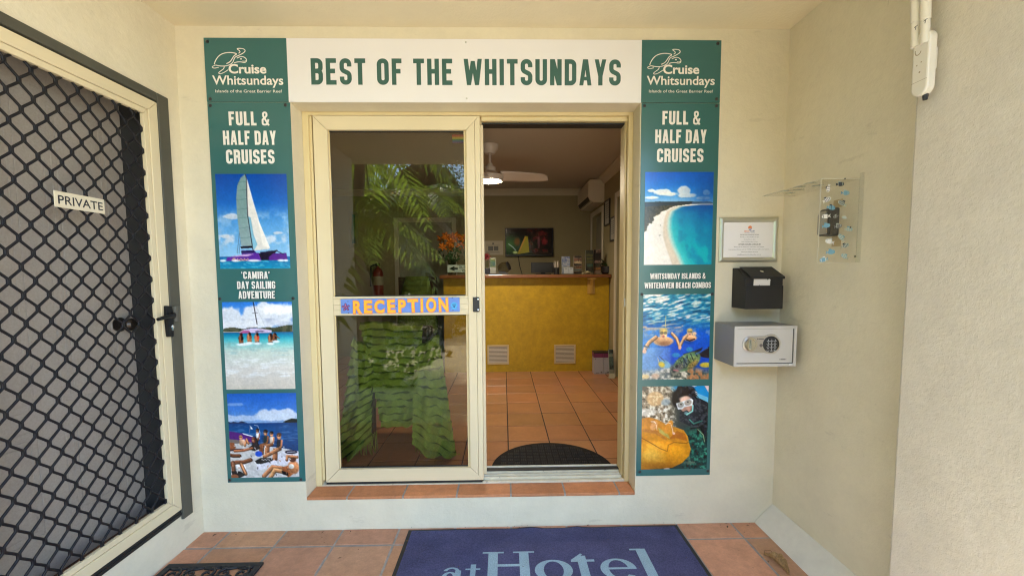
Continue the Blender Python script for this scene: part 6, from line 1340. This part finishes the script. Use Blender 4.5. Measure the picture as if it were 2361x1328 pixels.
def cloth(name, TL, TR, BL, BR, n, amp, y_top, y_bot, nu=40, nv=150, wav=.006, seed=1, bulge=0.0):
    rg = np.random.default_rng(seed); ph = rg.uniform(0, 6, 40); TL, TR, BL, BR = map(np.array, (TL, TR, BL, BR))
    def fn(u, v):
        top = TL+(TR-TL)*u; bot = BL+(BR-BL)*u; k = int(v*n); vv = v+(.007*math.sin(u*9+ph[k % 40])+.005*math.sin(u*23+ph[(k+7) % 40]))*(1 if 0 < v < 1 else .8)
        p = top+(bot-top)*vv; y = y_top+(y_bot-y_top)*v-ruf(v, n, amp)*(.8+.35*math.sin(u*13+ph[(k+3) % 40]))-wav*math.sin(u*11+v*4+seed)-bulge*math.sin(math.pi*u)
        return (p[0], y, p[1])
    mb = MB(); mb.grid(fn, nu, nv)
    mb.c = [((.125, .18, .03, 1) if ((b/nv)*n) % 1 < .24 else (.36, .49, .085, 1)) for b in range(nv+1) for a in range(nu+1)]  # darker bands at each tuck: shade under the ruffles put into the colour
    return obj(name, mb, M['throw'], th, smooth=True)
def wz(u, v, Y=.58): q = W(u, v, Y); return (q[0], q[2])
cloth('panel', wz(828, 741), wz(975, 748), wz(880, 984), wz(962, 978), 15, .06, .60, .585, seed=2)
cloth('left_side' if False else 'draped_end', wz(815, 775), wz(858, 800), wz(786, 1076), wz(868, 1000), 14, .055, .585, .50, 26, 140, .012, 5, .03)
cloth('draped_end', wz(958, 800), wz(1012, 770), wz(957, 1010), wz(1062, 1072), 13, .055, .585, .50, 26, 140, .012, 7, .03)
mb = MB(); rg = np.random.default_rng(4)
for (u0, v0), (u1, v1), k in (((790, 1074), (868, 1002), 22), ((958, 1012), (985, 1040), 9), ((1005, 1055), (1060, 1074), 14)):
    for j in range(k):
        t_ = j/(k-1); q = W(u0+(u1-u0)*t_, v0+(v1-v0)*t_-6, .50); ln = min(.13+rg.uniform(-.02, .02), q[2]-FZ-.005)
        mb.tube([tuple(q+(0, .0, .01)), tuple(q+(rg.normal(0, .004), -.004, -ln*.5)), tuple(q+(rg.normal(0, .008), 0, -ln))], .0028, 5)
obj('fringe', mb, mat('green_fringe', (.30, .42, .075), .9), th, smooth=True)
ch2 = thing('armchair', (-1.45, 3.0, FZ), 'second chair by the back wall, mounded with a dull green ruffled cover', 'chair')
q = W(962, 665, 3.2); mb = MB(); mb.grid(lambda u, v: (q[0]+.27*math.cos(math.pi*u)*(.4+.6*math.sin(math.pi*(.15+.85*v)*.5))-.0, 3.2-.22*math.sin(math.pi*u)*(.3+.7*v)-.02*((v*12) % 1), q[2]+.16-.75*v), 24, 60); obj('cover', mb, mat('dull_green_knit', (.10, .14, .03), .9, vary=[(16, .3), (90, .15)], spec=.2), ch2, smooth=True)
mb = MB(); mb.box(q[0]-.25, q[0]+.25, 3.22, 3.6, FZ+.05, FZ+.5); mb.box(q[0]-.25, q[0]+.25, 3.22, 3.28, FZ+.5, q[2]+.15); obj('frame', mb, M['darkwood'], ch2)
fe = thing('fire_extinguisher', tuple(W(872, 680, 3.9)), 'red fire extinguisher hanging on the back wall, seen through the glass', 'fire extinguisher')
q = W(872, 645, 3.9); mb = MB(); mb.lathe([(0, -.27), (.07, -.26), (.075, -.24), (.075, .10), (.05, .16), (.022, .18), (.022, .2), (0, .2)], (q[0], 3.9, q[2]), (0, 0, 1), 20); obj('cylinder', mb, mat('extinguisher_red', (.22, .02, .015), .35), fe, smooth='auto'); mb = MB(); mb.box(q[0]-.02, q[0]+.02, 3.87, 3.93, q[2]+.2, q[2]+.24); mb.tube([(q[0], 3.88, q[2]+.23), (q[0]-.09, 3.86, q[2]+.2), (q[0]-.1, 3.86, q[2]-.1)], .012, 8); obj('valve', mb, M['black'], fe); mb = MB(); mb.lathe([(.0758, -.08), (.0758, .05)], (q[0], 3.9, q[2]), (0, 0, 1), 20); obj('label', mb, mat('pale_label', (.4, .36, .24), .5), fe)
p_, q_ = W(806, 570, RY), W(824, 488, RY)
t = picture('picture_frame', 'tall narrow teal painting on the back wall, seen through the glass', 'picture', backplane(RY), p_[0], q_[0], p_[2], q_[2], .02, mat('pale_frame', (.3, .27, .2), .5), mat('cream_mount', (.30, .28, .20), .6))
mb = MB(); F = backplane(RY); xm = (p_[0]+q_[0])/2; mb.prism([(xm-.025, p_[2]+.05), (xm+.03, p_[2]+.06), (xm+.02, p_[2]+.2), (xm+.035, q_[2]-.05), (xm-.01, q_[2]-.04), (xm-.03, p_[2]+.22)], F, .0095, .011); obj('artwork', mb, mat('teal_artwork', (.03, .16, .15), .5), t)
p_, q_ = W(918, 900, RY), W(1052, 502, RY)
dr2 = thing('panelled_door', ((p_[0]+q_[0])/2, RY, FZ), 'pale closed door in the back wall of the room, seen through the glass', 'door')
mb = MB(); F = backplane(RY)
for r4_ in ((p_[0], p_[0]+.07, FZ, q_[2]), (q_[0]-.07, q_[0], FZ, q_[2]), (p_[0]+.07, q_[0]-.07, q_[2]-.07, q_[2])): mb.box(*r4_, .0006, .022, 0, F)
obj('architrave', mb, M['trim'], dr2, bevel=.003); mb = MB(); mb.box(p_[0]+.073, q_[0]-.073, FZ+.005, q_[2]-.073, .0006, .012, 0, F); obj('slab', mb, M['dimdoor'], dr2)
fv = thing('lily_vase', tuple(W(1042, 628, 2.98)), 'orange lilies in a glass vase on the counter, seen through the door glass', 'flowers')
q = W(1042, 600, 2.98); mb = MB(); mb.lathe([(.05, 0), (.055, .01), (.04, .10), (.06, .2), (.055, .2), (.035, .1), (.0, .015)], (q[0], 2.98, CZ), (0, 0, 1), 20); obj('vase', mb, MATS['jar_glass'], fv, smooth=True)
M['lily'] = mat('orange_petal', (.50, .15, .012), .5, vary=[(30, .2)]); pet = MB(); stm = MB(); lv = MB(); rg = np.random.default_rng(5)
for k in range(13):
    u_, v_ = rg.uniform(1000, 1078), rg.uniform(542, 572); c_ = W(u_, v_, 2.98+rg.uniform(-.12, .12)); stm.tube([(q[0], 2.98, CZ+.12), tuple((np.array((q[0], 2.98, CZ+.2))+c_)/2+(0, 0, .03)), tuple(c_)], .0045, 5)
    for j in range(6):
        an = j*math.pi/3+rg.uniform(0, .5); d_ = np.array([math.cos(an), -.45+.3*rg.random(), math.sin(an)]); d_ /= np.linalg.norm(d_); s_ = np.cross(d_, (0, 1, 0)); s_ /= np.linalg.norm(s_)
        L_ = rg.uniform(.055, .08); pet.poly([c_, c_+d_*L_*.5-s_*.017+(0, -.01, 0), c_+d_*L_+(0, .012, 0), c_+d_*L_*.5+s_*.017+(0, -.01, 0)])
for k in range(60):
    c_ = W(rg.uniform(1008, 1072), rg.uniform(566, 606), 2.98+rg.uniform(-.1, .1)); an = rg.uniform(0, 6.28); d_ = np.array([math.cos(an), rg.normal(0, .4), math.sin(an)]); s_ = np.array([-math.sin(an), .2, math.cos(an)]); lv.poly([c_, c_+d_*.03-s_*.009, c_+d_*.07, c_+d_*.03+s_*.009])
obj('petals', pet, M['lily'], fv); obj('stems', stm, M['plantleaf'], fv); obj('leaves', lv, M['plantleaf'], fv)

# ------------------------------------------------------------------ the garden before the porch (it lights the porch and shows in the door glass)
M['frond'] = leafmat('palm_leaflet', (.06, .10, .018), (.22, .30, .03)); M['trunk'] = mat('palm_trunk', (.16, .125, .09), .85, vary=[(12, .3)], bump=[(20, .01)])
def palm(x, y, h, n, ln, seed, label):
    rg = np.random.default_rng(seed); t = thing('palm_tree', (x, y, -.03), label, 'palm', 'palms in the garden'); mb = MB(); lean = rg.normal(0, .12, 2)
    pts = [(x+lean[0]*k*k*.09*h, y+lean[1]*k*k*.09*h, -.03+h*k/8) for k in range(9)]; mb.tube(pts, [.11-.005*k+.008*(k % 2) for k in range(9)], 12); obj('trunk', mb, M['trunk'], t, smooth=True)
    c = np.array(pts[-1]); fr = MB()
    for k in range(n):
        az = 2*math.pi*k/n+rg.uniform(-.2, .2); up = rg.uniform(.1, 1.15); L_ = ln*rg.uniform(.8, 1.1); d = np.array([math.cos(az), math.sin(az), 0]); side = np.array([-d[1], d[0], 0]); prev = None; N = 20
        def pt(s): return c+d*L_*s*math.cos(up*.6)*(1-.12*s)+np.array([0, 0, L_*(math.sin(up)*s-.85*s*s)])
        fr.tube([pt(s) for s in np.linspace(0, 1, 9)], [.018-.0017*q for q in range(9)], 5)
        for j in range(2, N):
            s = j/N; p = pt(s); f = pt(min(1, s+.03))-p; f /= np.linalg.norm(f)+1e-9; l_ = L_*.30*math.sin(math.pi*(.12+.86*s))**.7
            for sg in (-1, 1):
                dd = side*sg*.85+f*.55+np.array([0, 0, -.35+rg.normal(0, .12)]); dd /= np.linalg.norm(dd); w_ = f*.036
                fr.poly([p-w_*.6, p+dd*l_*.5-w_+(0, 0, .02), p+dd*l_+(0, 0, -.06*l_), p+dd*l_*.5+w_+(0, 0, .02), p+w_*.6])
    obj('crown', fr, M['frond'], t)
palm(-2.75, -5.2, 3.3, 15, 1.9, 1, 'dark palm with thick trunk reflected at the left of the door glass')
palm(-4.6, -6.6, 3.9, 16, 2.2, 2, 'tall palm reflected along the left edge of the door glass')
palm(-1.35, -6.9, 2.6, 15, 2.0, 3, 'sunlit palm with arching fronds reflected at the right of the door glass')
palm(-3.5, -9.5, 4.6, 16, 2.3, 4, 'far palm reflected behind the thick trunked one in the door glass')
palm(-2.2, -4.7, 2.2, 14, 1.7, 12, 'near low palm with drooping fronds reflected in the middle of the door glass')
palm(-.35, -8.8, 3.4, 15, 2.0, 9, 'slender palm reflected beside the sunlit one in the door glass')
def bush(x, y, w, h, seed, label, n=1500, matl='bush'):
    rg = np.random.default_rng(seed); t = thing('shrub', (x, y, -.03), label, 'shrub', 'shrubs in the garden'); mb = MB()
    for k in range(n):
        d = rg.normal(0, 1, 3); d /= np.linalg.norm(d); r_ = rg.uniform(.55, 1)*(1+.25*math.sin(d[0]*6+seed)*math.cos(d[2]*5)); p = np.array([x, y, h*.5])+d*r_*np.array([w, w*.7, h*.5]); a = rg.normal(0, 1, 3); a /= np.linalg.norm(a); b = np.cross(a, rg.normal(0, 1, 3)); b /= np.linalg.norm(b)+1e-9
        if p[2] < 0: continue
        s_ = rg.uniform(.05, .11); mb.poly([p-a*s_, p-b*s_*.35, p+a*s_, p+b*s_*.35])
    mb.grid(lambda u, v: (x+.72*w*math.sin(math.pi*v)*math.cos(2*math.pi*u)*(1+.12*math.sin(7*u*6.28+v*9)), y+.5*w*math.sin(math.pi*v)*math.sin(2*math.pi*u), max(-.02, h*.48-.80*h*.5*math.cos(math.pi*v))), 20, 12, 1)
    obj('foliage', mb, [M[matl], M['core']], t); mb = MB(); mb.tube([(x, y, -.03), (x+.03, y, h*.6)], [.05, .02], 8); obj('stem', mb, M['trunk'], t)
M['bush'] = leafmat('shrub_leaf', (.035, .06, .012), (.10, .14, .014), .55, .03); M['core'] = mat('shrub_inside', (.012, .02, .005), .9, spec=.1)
for k, (x, y, w, h, lab) in enumerate(((-3.7, -5.4, .9, 1.7, 'rounded shrub reflected low at the left of the door glass'), (-5.9, -7.2, 1.5, 3.4, 'large shrub reflected at the far left of the door glass'),
    (-3.6, -8.6, 1.5, 3.6, 'broad shrub reflected in the middle of the door glass'), (-1.7, -10.8, 1.6, 4.2, 'tall shrub reflected behind the slender palm'), (-7.8, -10.4, 2.4, 4.4, 'very large shrub reflected behind the left palms'), (-4.9, -12.0, 2.6, 5.0, 'highest shrub reflected behind the far palm'), (-2.9, -13.2, 2.2, 6.4, 'dense tree sized shrub reflected above the sunlit palm'), (-.6, -13.6, 1.8, 6.0, 'dense tree sized shrub reflected at the right edge of the glass'), (.9, -12.5, 1.9, 4.2, 'low wide shrub reflected at the right behind the palms'))): bush(x, y, w, h, 20+k, lab, 3600)
gb = MB(); rg = np.random.default_rng(77)
for k in range(9000):
    x, y = rg.uniform(-9, -.6), -2.7-10*rg.random()**1.4
    if x > -1.15+.18*math.sin(y*2.3) and y > -8.5: continue
    s_ = rg.uniform(.04, .1); an = rg.uniform(0, 6.28); d_ = np.array([math.cos(an), math.sin(an), rg.uniform(.3, 1.2)])*s_; sd_ = np.array([-math.sin(an), math.cos(an), 0])*s_*.3; p = np.array([x, y, -.012])
    gb.poly([p-sd_, p+d_*.6-sd_*1.4, p+d_, p+d_*.6+sd_*1.4, p+sd_])
obj('ground_cover', gb, leafmat('ground_leaf', (.016, .028, .006), (.02, .03, .004), .6, .02), label='low green ground cover around the garden palms', cat='ground cover', kind='stuff')
